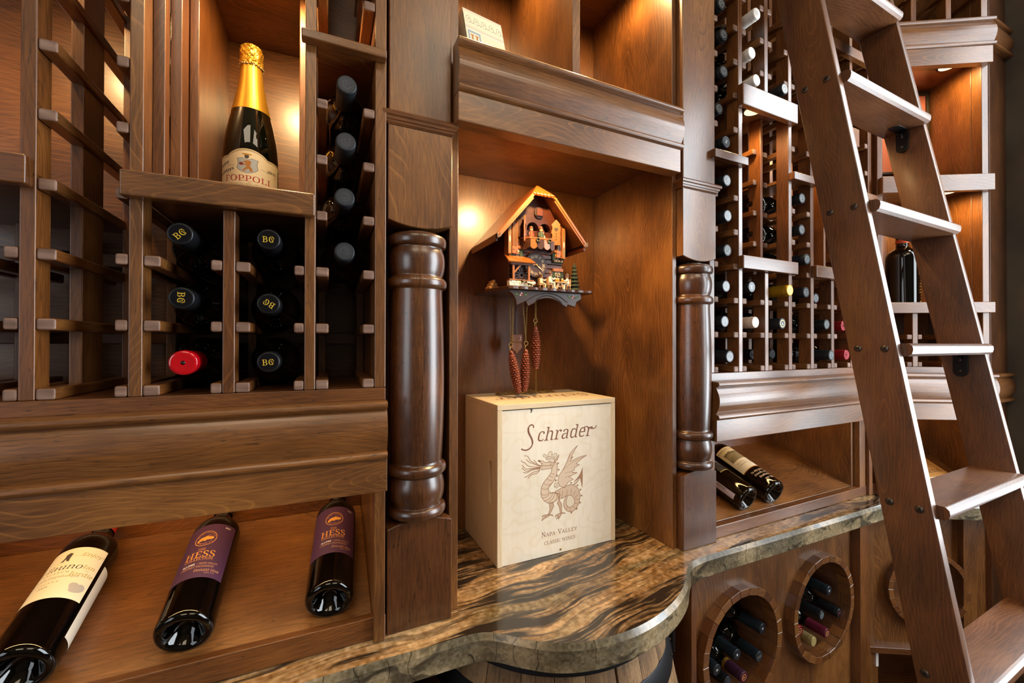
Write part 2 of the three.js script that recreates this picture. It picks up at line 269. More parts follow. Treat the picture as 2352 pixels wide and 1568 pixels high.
// ---------------------------------------------------------------- left wine rack
{
  const T = thing('wine_rack', 'stained wooden wine rack left of the turned column with sloped display bin below', 'wine rack', FL, [-0.2, 0.95, -0.1]);
  const W = (n, g, m) => part(n, g, m ?? anyWood(), T), pitch = 0.106, TOP = 2.75, XL = -0.66;
  const RE = [-0.636, -0.53, -0.424, -0.318, -0.212, -0.106, 0];                // right edges of the posts
  for (const x of RE) post(T, x - 0.0155, x, 1.3685, (x === -0.106 || x === -0.424) ? 1.634 : TOP);
  post(T, 0.088, 0.106, 1.3685, TOP, -0.05);
  for (const x of RE) {
    const tall = x === -0.106 || x === -0.424;
    RAILS.forEach((t, i) => {
      if (i < 3) { rail(T, x - 0.030, x - 0.0155, t); rail(T, x, x + 0.0192, t); }
      else if (!tall) {
        if (x === -0.318 || x === 0) { if (!(x === 0 && i === 6)) rail(T, x, x + (x === 0 ? 0.0168 : 0.0192), t); }
        if (x === -0.212) rail(T, x - 0.030, x - 0.0155, t);
      }
    });
  }
  RAILS.forEach((t, i) => { if (i !== 6) rail(T, 0.0695, 0.088, t); });
  // rear posts and the inner posts that line the display compartments
  post(T, -0.318, -0.303, 1.3685, TOP, -0.135, -0.075); post(T, -0.303, -0.288, 1.3685, TOP, -0.27, -0.20);
  post(T, -0.2425, -0.2275, 1.3685, TOP, -0.27, -0.20); post(T, -0.2425, -0.2275, 1.66, TOP, -0.115, -0.085);
  post(T, -0.212, -0.1975, 1.655, TOP, -0.05, -0.03); post(T, -0.1975, -0.183, 1.655, TOP, -0.085, -0.05); post(T, -0.183, -0.170, 1.655, 2.066, -0.305, -0.085);
  post(T, -0.030, -0.0155, 1.655, 2.066, -0.305, -0.12); post(T, 0, 0.015, 1.3685, TOP, -0.27, -0.215); post(T, 0.073, 0.088, 1.3685, TOP, -0.27, -0.215);
  post(T, 0.073, 0.088, 1.94, TOP, -0.12, -0.09);
  for (const x of [-0.106, -0.424]) post(T, x - 0.0155, x, 1.3685, 1.634, -0.27, -0.21);
  for (const y of [1.46, 1.60]) W('cross_rail', bx(-0.62, 0.088, y - 0.02, y + 0.004, -0.285, -0.272, 'x'));
  W('back_panel', bx(XL, 0.106, 1.3, TOP, -0.317, -0.305, 'x'));
  W('end_panel', bx(0.088, 0.106, 1.3685, TOP, -0.305, -0.05, 'y'));
  W('end_panel', bx(0.088, 0.106, 0.9502, 1.3485, -0.305, 0.0, 'y'));
  W('shelf', bx(-0.2275, 0.0, 1.648, 1.655, -0.305, 0.0, 'x')); W('shelf', bx(-0.545, -0.318, 1.648, 1.655, -0.305, 0.0, 'x'));
  W('shelf', bx(0.0, 0.088, 1.906, 1.913, -0.27, 0.0, 'x'));
  W('display_rail', bx(-0.232, -0.0008, 1.6345, 1.669, 0.0005, 0.0175, 'x', 0.0025)); W('display_rail', bx(-0.55, -0.3195, 1.6345, 1.671, 0.0005, 0.0175, 'x', 0.0025));
  W('display_rail', bx(-0.0205, 0.1045, 1.9045, 1.919, 0.0005, 0.0175, 'x', 0.002));
  W('compartment_ceiling', bx(-0.198, -0.0155, 2.066, 2.08, -0.305, -0.02, 'x')); W('compartment_ceiling', bx(-0.53, -0.3335, 2.066, 2.08, -0.305, -0.02, 'x'));
  W('base_board', bx(XL, 0.1055, 1.3485, 1.3685, -0.305, 0.003, 'x', 0.001));
  W('fascia', bx(XL, 0.1066, 1.2025, 1.2555, -0.004, 0.0195, 'x', 0.0015), M.alder[1]);
  W('crown_moulding', sweepX(crownPts(1.2555, 1.3487, -0.004, 0.0195), XL, 0.1062), M.alder[0]);
  // the sloped bin
  const sl = bx(XL, 0.088, -0.012, 0, -0.274, 0, 'x'); sl.rotateX(Math.atan2(1.078 - 0.985, 0.255)); sl.translate(0, 0.985, -0.025); W('sloped_shelf', sl, M.alder[0]);
  W('bin_lip', bx(XL, 0.1085, 0.9505, 0.9875, -0.025, -0.0095, 'x', 0.002), M.alder[2]);
  W('bin_back', bx(XL, 0.088, 0.951, 1.348, -0.2995, -0.286, 'x'), M.alder[3]);
  W('bin_divider', bx(-0.66, -0.645, 0.951, 1.348, -0.285, -0.026, 'y'));
}

// ---------------------------------------------------------------- turned columns
function column(x0, zf, label) {
  const w = 0.112, xc = x0 + w / 2, T = thing('column', label, 'column', F0, [xc, 0.95, -0.04]);
  const yb = 1.127, yt = 1.652;
  const arc = (y, sag, n = 12) => [...Array(n + 1)].map((_, i) => { const t = i / n; return [x0 + w * t, y + sag * 4 * t * (1 - t)]; });
  part('base_block', slabZ([[x0, 0.9505], [x0 + w, 0.9505], ...arc(yb, 0.010).reverse()], zf - 0.075, zf, 0.0012), M.walnut, T);
  part('upper_block', slabZ([...arc(yt, -0.010), [x0 + w, 1.82], [x0, 1.82]], zf - 0.075, zf, 0.0012), M.alder[1], T);
  part('shaft', bx(x0 + 0.001, x0 + w - 0.001, 1.82, 2.75, zf - 0.075, zf - 0.001, 'y', 0.003), M.alder[0], T);
  const cp = [], cap = [[0.0, 1.812], [0.0, 1.8135], [0.0035, 1.816], [0.004, 1.8195], [0.0062, 1.820], [0.0068, 1.8245], [0.0095, 1.826], [0.0105, 1.8305], [0.009, 1.8335], [0.004, 1.835], [0.0, 1.8355]];
  const ring = cap.map(([o, y]) => [[x0 - o, zf - 0.06], [x0 - o, zf + o], [x0 + w + o, zf + o], [x0 + w + o, zf - 0.06]].map(([a, b]) => [a, y, b]));
  const pos = [];
  for (let i = 0; i + 1 < ring.length; i++) for (let k = 0; k < 3; k++) { const [a, b, c, d] = [ring[i][k], ring[i][k + 1], ring[i + 1][k + 1], ring[i + 1][k]]; pos.push(...a, ...b, ...c, ...a, ...c, ...d); }
  const cg = new THREE.BufferGeometry(); cg.setAttribute('position', new THREE.Float32BufferAttribute(pos, 3)); cg.computeVertexNormals();
  part('cap_moulding', woodUV(cg, 'x'), M.alder[2], T);
  const R = 0.0482, prof = smooth([[0.036, 1.120], [0.0488, 1.122], [0.0515, 1.130], [0.0488, 1.138], [0.0445, 1.1405]], 4).concat(smooth([[0.0440, 1.1415], [0.0478, 1.155], [0.0492, 1.170], [0.0472, 1.186], [0.0446, 1.1955]], 4),
    smooth([[0.0462, 1.1965], [0.0508, 1.200], [0.0522, 1.2065], [0.0508, 1.213], [0.0468, 1.2165]], 4), smooth([[0.0442, 1.2185], [0.0455, 1.24], [0.0478, 1.30], [0.0486, 1.37], [0.0478, 1.44], [0.0462, 1.50], [0.0450, 1.535], [0.0452, 1.5425]], 5),
    smooth([[0.0472, 1.5435], [0.0515, 1.547], [0.0528, 1.5535], [0.0515, 1.560], [0.0472, 1.5645]], 4), smooth([[0.0448, 1.566], [0.0478, 1.577], [0.0496, 1.593], [0.0484, 1.608], [0.0450, 1.6195]], 4),
    smooth([[0.0455, 1.6205], [0.0500, 1.6235], [0.0520, 1.632], [0.0500, 1.641], [0.0440, 1.645]], 4), [[0.028, 1.6455], [0.028, 1.650]]).map(([r, y]) => [r, 1.44 + (y - 1.44) * 0.943]);
  const lg = lathe(prof, 56); lg.translate(xc, 0, -0.04);
  const uv = lg.attributes.uv, p = lg.attributes.position; for (let i = 0; i < uv.count; i++) uv.setXY(i, p.getY(i) / 0.5, uv.getX(i) * 0.32 / 0.5);
  part('turned_shaft', lg, M.walnut, T, 'dark turned shaft with rounded rings');
  part('back_board', bx(x0 - 0.002, x0 + w + 0.001, 0.951, 2.75, -0.115, -0.098, 'y'), anyWood(), T);
}
column(0.1105, -0.0095, 'turned wooden column with square blocks left of the niche holding the cuckoo clock');
column(0.7905, -0.0105, 'turned wooden column with square blocks right of the niche, catching window light');

// ---------------------------------------------------------------- middle niche
{
  const T = thing('display_cabinet', 'open wooden display niche between the two turned columns, cubbies above', 'cabinet', F0, [0.507, 0.95, -0.15]);
  const W = (n, g, m) => part(n, g, m ?? anyWood(), T);
  W('side_panel', bx(0.2235, 0.2405, 0.9502, 2.75, -0.345, -0.030, 'y', 0.0012), M.alder[1]);
  W('side_panel', bx(0.7765, 0.7895, 0.9502, 2.75, -0.345, -0.030, 'y', 0.0012), M.alder[1]);
  W('back_panel', bx(0.2235, 0.7895, 0.9502, 2.75, -0.357, -0.3455, 'y', 0.001), M.alder[0]);
  W('niche_ceiling', bx(0.2405, 0.7765, 1.890, 1.905, -0.345, -0.03, 'x'), M.alder[1]);
  W('cubby_floor', bx(0.2405, 0.7765, 1.960, 1.976, -0.345, 0.002, 'x')); 
  W('cubby_divider', bx(0.4925, 0.5120, 1.976, 2.412, -0.345, -0.03, 'y', 0.0015), M.alder[0]);
  W('cubby_ceiling', bx(0.2405, 0.7765, 2.412, 2.43, -0.345, -0.03, 'x'));
  W('fascia', bx(0.2235, 0.7510, 1.8303, 1.8828, -0.010, 0.0205, 'x', 0.002), M.alder[1]);
  W('crown_moulding', sweepX(crownPts(1.8828, 1.9768, -0.010, 0.0205), 0.2235, 0.7545), M.alder[0]);
}

// ---------------------------------------------------------------- right wine rack
const RP = [0, 0.1087, 0.215, 0.3198, 0.4244, 0.529, 0.636];
{
  const T = thing('wine_rack', 'tall wine rack right of the second column, full of bottles behind the ladder', 'wine rack', FR, [0.4, 0.95, -0.1]);
  const W = (n, g, m) => part(n, g, m ?? anyWood(), T), TOP = 2.75, w = 0.0155, XR = 0.742;
  RP.forEach((x, i) => { if (i === 2 || i === 5) { post(T, x, x + w, 1.3685, 1.634, -0.035); post(T, x, x + w, 2.11, TOP, -0.035); } else post(T, x, x + (i ? w : 0.0178), 1.3685, TOP, -0.035); });
  post(T, XR, XR + 0.02, 0.951, TOP, -0.05);
  post(T, XR + 0.0215, XR + 0.036, 0.951, TOP, -0.02, -0.002);
  RP.forEach((x, i) => {
    RAILS.forEach((t, k) => {
      const inDisplay = t > 1.645 && t < 2.12, L = i !== 0, R = true;
      const single = (side) => (side === 'R' && (i === 0 || i === 3 || i === 6)) || (side === 'L' && (i === 1 || i === 4));
      for (const side of ['L', 'R']) {
        if (side === 'L' && !L) continue;
        if (inDisplay && !single(side)) continue;
        if (single(side) && Math.abs(t - 1.915) < 0.01) continue;
        if (side === 'R') rail(T, x + (i ? w : 0.0178), x + w + 0.0175, t); else rail(T, x - 0.0175, x, t);
      }
    });
  });
  RAILS.forEach((t) => rail(T, XR - 0.0175, XR, t));
  // rear posts and the inner posts of the display compartments
  for (const x of RP) { post(T, x, x + w, 1.3685, TOP, -0.27, -0.225); post(T, x, x + w, 1.3685, TOP, -0.15, -0.12); }
  post(T, 0.2728, 0.2838, 1.655, 2.088, -0.087, -0.05); post(T, 0.5868, 0.5978, 1.655, 2.088, -0.087, -0.05);
  post(T, 0.1245, 0.139, 1.655, 2.088, -0.16, -0.035);
  for (let k = 3; k < 8; k++) { rail(T, 0.2838, 0.3198, RAILS[k], -0.27, -0.06); rail(T, 0.2553, 0.2728, RAILS[k], -0.27, -0.06); rail(T, 0.139, 0.165, RAILS[k], -0.27, -0.17); }
  W('back_panel', bx(0, XR + 0.05, 0.951, TOP, -0.317, -0.305, 'x'));
  W('end_panel', bx(0, 0.0178, 0.951, TOP, -0.305, -0.036, 'y')); W('end_panel', bx(0, 0.0178, 0.951, 1.3485, -0.0355, 0, 'y')); W('end_panel', bx(0.69, 0.705, 0.951, 1.3485, -0.305, -0.026, 'y'), M.alder[1]);
  W('end_panel', bx(XR + 0.005, XR + 0.02, 1.3685, TOP, -0.305, -0.051, 'y'));
  W('front_stile', bx(0.705, 0.7395, 0.951, 1.2025, -0.05, -0.0095, 'y'));
  W('display_rail', bx(0.1035, 0.336, 1.6345, 1.669, 0.0005, 0.0175, 'x', 0.0025)); W('display_rail', bx(0.4225, 0.654, 1.6345, 1.669, 0.0005, 0.0175, 'x', 0.0025));
  W('display_rail', bx(0.0, 0.1245, 1.9005, 1.9215, 0.0005, 0.0175, 'x', 0.002)); W('display_rail', bx(0.3185, 0.4402, 1.9005, 1.9215, 0.0005, 0.0175, 'x', 0.002));
  W('display_rail', bx(0.1035, 0.336, 2.056, 2.111, 0.0005, 0.0175, 'x', 0.0025)); W('display_rail', bx(0.4225, 0.654, 2.056, 2.111, 0.0005, 0.0175, 'x', 0.0025));
  W('display_rail', bx(0.636, 0.765, 1.9005, 1.9215, 0.0005, 0.0175, 'x', 0.002));
  W('display_rail', bx(0.4225, 0.80, 2.33, 2.36, 0.0005, 0.0175, 'x', 0.0025));
  W('shelf', bx(0.1245, 0.3198, 1.648, 1.655, -0.305, 0, 'x')); W('shelf', bx(0.44, 0.636, 1.648, 1.655, -0.305, 0, 'x'));
  W('shelf', bx(0.1245, 0.3198, 2.088, 2.102, -0.2, 0, 'x'), M.alder[0]); W('shelf', bx(0.44, 0.636, 2.088, 2.102, -0.2, 0, 'x'), M.alder[0]);
  W('shelf', bx(0.018, 0.1087, 1.9085, 1.9185, -0.27, 0, 'x')); W('shelf', bx(0.3355, 0.4244, 1.9085, 1.9185, -0.27, 0, 'x'));
  W('base_board', bx(0, 0.7395, 1.3485, 1.3685, -0.305, 0.003, 'x', 0.001));
  W('fascia', bx(-0.0005, 0.7395, 1.2025, 1.2555, -0.004, 0.0195, 'x', 0.0015), M.alder[1]);
  W('crown_moulding', sweepX(crownPts(1.2555, 1.3487, -0.004, 0.0195), 0.0005, 0.7395), M.alder[0]);
  const sl = bx(0.018, 0.69, -0.012, 0, -0.274, 0, 'x'); sl.rotateX(Math.atan2(1.078 - 0.985, 0.255)); sl.translate(0, 0.983, -0.0265); W('sloped_shelf', sl, M.alder[1]);
  W('bin_lip', bx(0.018, 0.80, 0.9505, 0.981, -0.026, -0.008, 'x', 0.002), M.alder[2]);
  W('bin_back', bx(0.018, 0.69, 0.951, 1.348, -0.2995, -0.286, 'x'), M.alder[3]);
}

// ---------------------------------------------------------------- angled rack in the far corner
{
  const T = thing('wine_rack', 'angled corner wine rack behind the ladder, with lit display cubbies', 'wine rack', FA, [0.07, 0.95, -0.08]);
  const W = (n, g, m) => part(n, g, m ?? anyWood(), T), TOP = 2.75, XL = -0.118, ZB = -0.194;
  for (const x of [-0.1, 0.0038, 0.1075, 0.2105]) {
    const mid = x === 0.0038 || x === 0.1075;
    if (mid) { post(T, x, x + 0.0165, 1.3685, 1.541); post(T, x, x + 0.0165, 2.471, TOP); } else post(T, x, x + (x > 0.2 ? 0.02 : 0.0165), 0.951, TOP);
    for (const t of [1.384, 1.4725, 2.486, 2.5745]) { rail(T, x - 0.0165, x, t, -0.18); if (x < 0.2) rail(T, x + 0.0165, x + 0.030, t, -0.18); }
  }
  W('back_panel', bx(XL, 0.2305, 0.951, TOP, ZB - 0.012, ZB, 'y'), M.alder[1]);
  W('side_panel', bx(0.2105, 0.2305, 0.951, TOP, ZB, -0.034, 'y'), M.alder[1]); W('side_panel', bx(-0.1, -0.0835, 1.56, 2.47, ZB, -0.034, 'y'), M.alder[1]);
  W('compartment_ceiling', bx(-0.0835, 0.2105, 2.361, 2.375, ZB, -0.005, 'x'));
  W('shelf', bx(-0.0835, 0.2105, 1.945, 1.96, ZB, 0, 'x')); W('shelf', bx(-0.0835, 0.2105, 1.555, 1.5685, ZB, 0, 'x'));
  W('display_rail', bx(-0.0965, 0.2335, 1.9265, 1.979, 0.0005, 0.018, 'x', 0.0025), M.alder[1]); W('display_rail', bx(-0.0965, 0.232, 1.5405, 1.575, 0.0005, 0.018, 'x', 0.0025));
  W('base_board', bx(XL, 0.2305, 1.3485, 1.3685, ZB, 0.003, 'x', 0.001)); W('base_board', bx(XL, 0.2305, 2.455, 2.4705, ZB, 0.003, 'x', 0.001));
  W('fascia', bx(XL, 0.2305, 1.2025, 1.2555, -0.004, 0.0195, 'x', 0.0015), M.alder[1]); W('fascia', bx(-0.12, 0.2278, 2.3283, 2.382, -0.004, 0.0195, 'x', 0.0015), M.alder[1]);
  for (const [a, b] of [[1.2555, 1.3487], [2.382, 2.4712]]) W('crown_moulding', sweepX(crownPts(a, b, -0.004, 0.0195), XL, 0.232), M.alder[0]);
  const sl = bx(XL, 0.2105, -0.012, 0, -0.17, 0, 'x'); sl.rotateX(0.35); sl.translate(0, 0.985, -0.026); W('sloped_shelf', sl, M.alder[1]);
  W('bin_lip', bx(XL, 0.2305, 0.9505, 0.9875, -0.025, -0.0095, 'x', 0.002));
}
{ // the end of the rack returns along the main wall to the corner
  const a = FA.w(0.2335, 0, 0), xs = a.x, zs = a.z;
  const T = thing('end_cabinet', 'dark flat cabinet end panel closing the corner rack against the plaster wall', 'cabinet', F0, [xs + 0.06, 0, zs - 0.1]);
  part('end_panel', bx(xs, 2.068, 0.0, 2.75, zs - 0.016, zs, 'y', 0.002), M.walnut, T);
  const ca = FA.w(0.232, 0, 0.0195);
  for (const [p, q] of [[1.2555, 1.3487], [2.382, 2.4712]]) part('crown_moulding', sweepX(crownPts(p, q, zs - 0.01, zs + 0.012), xs - 0.012, 2.062), M.alder[0], T);
}

// ---------------------------------------------------------------- counter
{
  const T = thing('countertop', 'gold and black veined granite countertop with a rounded bulge over the barrel', 'countertop', F0, [0.5, 0.905, -0.1]);
  const front = [[-0.9, 0.027], [-0.3, 0.034], [0.072, 0.039], [0.16, 0.0425], [0.215, 0.0435], [0.245, 0.0455], [0.268, 0.052], [0.288, 0.066], [0.314, 0.090], [0.36, 0.1235], [0.417, 0.1435], [0.486, 0.1500], [0.553, 0.1425], [0.62, 0.1225], [0.672, 0.097], [0.7, 0.0785], [0.722, 0.060], [0.744, 0.0435], [0.770, 0.032], [0.8, 0.0265], [0.85, 0.025], [1.1, 0.028], [1.45, 0.030]];
  const pts = new THREE.CatmullRomCurve3(front.map(([x, z]) => new THREE.Vector3(x, 0, z)), false, 'centripetal').getPoints(200).map((p) => [p.x, p.z]);
  const cor = FA.w(-0.105, 0, 0.05), far = FA.w(0.31, 0, 0.05);
  pts.push([cor.x, 0.030], [far.x, far.z]);
  const off = (d) => pts.map((p, i) => { const a = pts[Math.max(0, i - 1)], b = pts[Math.min(pts.length - 1, i + 1)], tx = b[0] - a[0], tz = b[1] - a[1], l = Math.hypot(tx, tz); return [p[0] - tz / l * d, p[1] + tx / l * d]; });
  const back = [[2.06, far.z], [2.06, -0.1], [1.7, -0.34], [-0.9, -0.36]];
  const inner = off(0), outer = off(0.0065);
  const top = new THREE.ShapeGeometry(new THREE.Shape([...inner, ...back].map(([x, z]) => new THREE.Vector2(x, -z))), 4); top.rotateX(-Math.PI / 2); top.translate(0, 0.95, 0);
  const uvp = (g) => { const p = g.attributes.position, u = new Float32Array(p.count * 2), c = Math.cos(0.10), s = Math.sin(0.10); for (let i = 0; i < p.count; i++) { const x = p.getX(i), z = p.getZ(i); u[2 * i] = (x * c - z * s) / 1.2 + 0.31; u[2 * i + 1] = (-(z * c + x * s)) / 0.6 + 0.2; } g.setAttribute('uv', new THREE.BufferAttribute(u, 2)); return g; };
  part('counter_top', uvp(top), M.stone, T);
  const strip = (A, ya, B, yb) => { const pos = [], uv = []; let L = 0; for (let i = 0; i + 1 < A.length; i++) { const l2 = L + Math.hypot(A[i + 1][0] - A[i][0], A[i + 1][1] - A[i][1]); const q = [[A[i], ya, L], [B[i], yb, L], [B[i + 1], yb, l2], [A[i], ya, L], [B[i + 1], yb, l2], [A[i + 1], ya, l2]]; for (const [p, y, s] of q) { pos.push(p[0], y, p[1]); uv.push(s / 0.7, y / 0.35); } L = l2; } const g = new THREE.BufferGeometry(); g.setAttribute('position', new THREE.Float32BufferAttribute(pos, 3)); g.setAttribute('uv', new THREE.Float32BufferAttribute(uv, 2)); g.computeVertexNormals(); return toCreasedNormals(g, 0.5); };
  part('bevel_edge', strip(inner, 0.95, outer, 0.9405), M.stoneEdge, T);
  part('front_edge', merge([strip(outer, 0.9405, outer, 0.925), strip(off(0.0062), 0.9245, off(0.0062), 0.905), strip(outer, 0.925, off(0.0062), 0.9245)]), M.stoneEdge, T);
  const bot = new THREE.ShapeGeometry(new THREE.Shape([...outer, ...back].map(([x, z]) => new THREE.Vector2(x, -z)))); bot.rotateX(Math.PI / 2); bot.scale(1, 1, -1); bot.translate(0, 0.905, 0);
  part('underside', uvp(bot), M.stoneEdge, T);
}

// ---------------------------------------------------------------- lower cabinets with round barrel-stave holders
function staveRing(parent, cx, cy, z0, z1, r0, r1, depth, n = 26) {
  const ring = part('ring', merge([(() => { const g = new THREE.CylinderGeometry(r0, r0, depth, 48, 1, true); g.rotateX(Math.PI / 2); g.translate(cx, cy, z1 - 0.004 - depth / 2); return woodUV(g, 'z'); })(), (() => { const g = new THREE.CircleGeometry(r0, 48); g.translate(cx, cy, z1 - depth); return woodUV(g, 'x'); })()]), M.ladder, parent, 'dark round bottle tunnel ringed with staves');
  for (let i = 0; i < n; i++) {
    const a0 = (i + 0.012) / n * 2 * Math.PI, a1 = (i + 0.988) / n * 2 * Math.PI, P = [[Math.cos(a0) * r0, Math.sin(a0) * r0], [Math.cos(a0) * r1, Math.sin(a0) * r1], [Math.cos(a1) * r1, Math.sin(a1) * r1], [Math.cos(a1) * r0, Math.sin(a1) * r0]];
    const g = slabZ(P.map(([x, y]) => [cx + x, cy + y]), z0, z1 + rr(-0.0006, 0.0006), 0.0008, 'x');
    part('stave', g, M.alder[i % 4], ring);
  }
}
{
  const T = thing('base_cabinet', 'lower wooden cabinet with two round stave holders full of bottles', 'cabinet', FR, [0.3, 0, -0.1]);
  const W = (n, g, m) => part(n, g, m ?? anyWood(), T), hole = (cx, cy, r) => [...Array(40)].map((_, i) => [cx + r * Math.cos(i / 40 * 6.2832), cy + r * Math.sin(i / 40 * 6.2832)]);
  W('front_panel', slabZ([[-0.047, 0.1], [0.69, 0.1], [0.69, 0.9045], [-0.047, 0.9045]], -0.04, -0.025, 0, 'y', [hole(0.131, 0.648, 0.148), hole(0.495, 0.653, 0.148)]), M.alder[1]);
  staveRing(T, 0.131, 0.648, -0.036, 0.0, 0.136, 0.156, 0.30); staveRing(T, 0.495, 0.653, -0.036, 0.0, 0.136, 0.155, 0.30);
  W('stile', bx(-0.065, -0.047, 0.0, 0.9045, -0.34, 0.0, 'y')); W('stile', bx(0.685, 0.742, 0.0, 0.9045, -0.06, 0.0, 'y')); W('stile', bx(0.745, 0.80, 0.0, 0.9045, -0.06, -0.004, 'y'));
  W('kick_rail', bx(-0.047, 0.685, 0.30, 0.33, -0.04, 0.0, 'x')); W('toe_board', bx(-0.065, 0.742, 0.0, 0.1, -0.06, -0.04, 'x'));
}
{
  const T = thing('base_cabinet', 'corner lower cabinet with one round stave holder half hidden by the ladder', 'cabinet', FA, [0.06, 0, -0.05]);
  const W = (n, g, m) => part(n, g, m ?? anyWood(), T);
  W('front_panel', slabZ([[-0.14, 0.46], [0.15, 0.46], [0.15, 0.9045], [-0.14, 0.9045]], -0.03, -0.02, 0, 'y'), M.alder[1]);
  staveRing(T, 0.0515, 0.652, -0.0195, 0.0, 0.108, 0.123, 0.019);
  W('stile', bx(0.15, 0.19, 0.0, 0.9045, -0.03, 0.0, 'y')); W('stile', bx(0.19, 0.2335, 0.0, 0.9045, -0.05, -0.012, 'y')); W('shelf', bx(-0.14, 0.15, 0.44, 0.46, -0.18, -0.005, 'x'));
  W('inner_panel', bx(-0.14, 0.19, 0.0, 0.46, -0.2, -0.185, 'x'));
}
{
  const T = thing('base_cabinet', 'lower wooden cabinet end under the counter left of the barrel', 'cabinet', FL, [-0.3, 0, -0.1]);
  part('stile', bx(0.128, 0.146, 0.0, 0.9045, -0.34, 0.005, 'y'), anyWood(), T);
  part('front_panel', bx(-0.9, 0.128, 0.0, 0.9045, -0.05, -0.02, 'x'), anyWood(), T);
  const T2 = thing('alcove_back', 'dark wooden back board of the alcove behind the barrel', 'panel', F0, [0.5, 0, -0.35]);
  part('board', bx(0.13, 0.83, 0.0, 0.9045, -0.457, -0.447, 'y'), M.alder[1], T2);
}
{ // barrel
  const C = [0.488, -0.128], T = thing('wine_barrel', 'oak wine barrel with black iron hoops standing under the granite bulge', 'barrel', F0, [C[0], 0, C[1]]);
  const rad = (y) => { const t = (y - 0.45) / 0.455; return 0.312 - 0.075 * Math.pow(Math.abs(t), 1.75); };
  const n = 26, ys = [...Array(15)].map((_, i) => i / 14 * 0.903);
  for (let k = 0; k < n; k++) {
    const a0 = (k + 0.01 + 0.08 * Math.sin(k * 5)) / n * 2 * Math.PI, a1 = (k + 0.99 + 0.08 * Math.sin((k + 1) * 5)) / n * 2 * Math.PI, pos = [], uv = [], S = 4, off = rnd();
    const P = (a, y, d) => [C[0] + Math.sin(a) * (rad(y) - d), y, C[1] + Math.cos(a) * (rad(y) - d)];
    const quad = (A, B, Cc, D, ua, ub, va, vb) => { pos.push(...A, ...B, ...Cc, ...A, ...Cc, ...D); uv.push(ua, va, ua, vb, ub, vb, ua, va, ub, vb, ub, va); };
    for (let i = 0; i + 1 < ys.length; i++) {
      for (let j = 0; j < S; j++) { const b0 = a0 + (a1 - a0) * j / S, b1 = a0 + (a1 - a0) * (j + 1) / S, e = (t) => (t === a0 || t === a1 ? 0.0016 : 0); quad(P(b0, ys[i], j ? 0 : 0.0014), P(b1, ys[i], j < S - 1 ? 0 : 0.0014), P(b1, ys[i + 1], j < S - 1 ? 0 : 0.0014), P(b0, ys[i + 1], j ? 0 : 0.0014), ys[i] / 0.5 + off, ys[i + 1] / 0.5 + off, j * 0.06 + off, (j + 1) * 0.06 + off); }
      quad(P(a0, ys[i], 0.0014), P(a0, ys[i + 1], 0.0014), P(a0, ys[i + 1], 0.02), P(a0, ys[i], 0.02), 0, 0.02, 0, 0.02); quad(P(a1, ys[i], 0.0014), P(a1, ys[i + 1], 0.0014), P(a1, ys[i + 1], 0.02), P(a1, ys[i], 0.02), 0, 0.02, 0, 0.02);
    }
    const g = new THREE.BufferGeometry(); g.setAttribute('position', new THREE.Float32BufferAttribute(pos, 3)); g.setAttribute('uv', new THREE.Float32BufferAttribute(uv, 2)); g.computeVertexNormals();
    part('stave', toCreasedNormals(g, 0.4), M.oak, T);
  }
  for (const [ya, yb] of [[0.868, 0.903], [0.785, 0.826], [0.66, 0.70], [0.22, 0.26], [0.08, 0.12], [0.0, 0.035]]) {
    const g = lathe([[rad(ya) - 0.002, ya], [rad(ya) + 0.0025, ya], [rad((ya + yb) / 2) + 0.003, (ya + yb) / 2], [rad(yb) + 0.0025, yb], [rad(yb) - 0.002, yb]], 72); g.translate(C[0], 0, C[1]);
    const h = part('hoop', g, M.iron, T);
    for (let i = 0; i < 5; i++) { const a = 0.75 + (i % 2) * 0.05 + i * 0.09, s = new THREE.SphereGeometry(0.003, 8, 6); s.scale(1, 1, 0.5); s.rotateY(a); const y = (ya + yb) / 2 + (i % 2 ? 0.008 : -0.008), R = rad(y) + 0.0035; s.translate(C[0] + Math.sin(a) * R, y, C[1] + Math.cos(a) * R); part('rivet', s, M.screw, h); }
  }
  const hd = new THREE.CylinderGeometry(0.225, 0.225, 0.02, 40); hd.translate(C[0], 0.87, C[1]); part('barrel_head', woodUV(hd, 'x'), M.oak, T);
  const a = 1.2, R = rad(0.74) + 0.016, lg = merge([(() => { const g = new THREE.CylinderGeometry(0.009, 0.009, 0.05, 16); g.translate(C[0] + Math.sin(a) * R, 0.745, C[1] + Math.cos(a) * R); return g; })(), (() => { const g = new THREE.BoxGeometry(0.06, 0.035, 0.006); g.rotateY(a); g.translate(C[0] + Math.sin(a) * (R - 0.01), 0.735, C[1] + Math.cos(a) * (R - 0.01)); return g; })()]);
  part('hinge', lg, M.black, T, 'black door hinge');
}

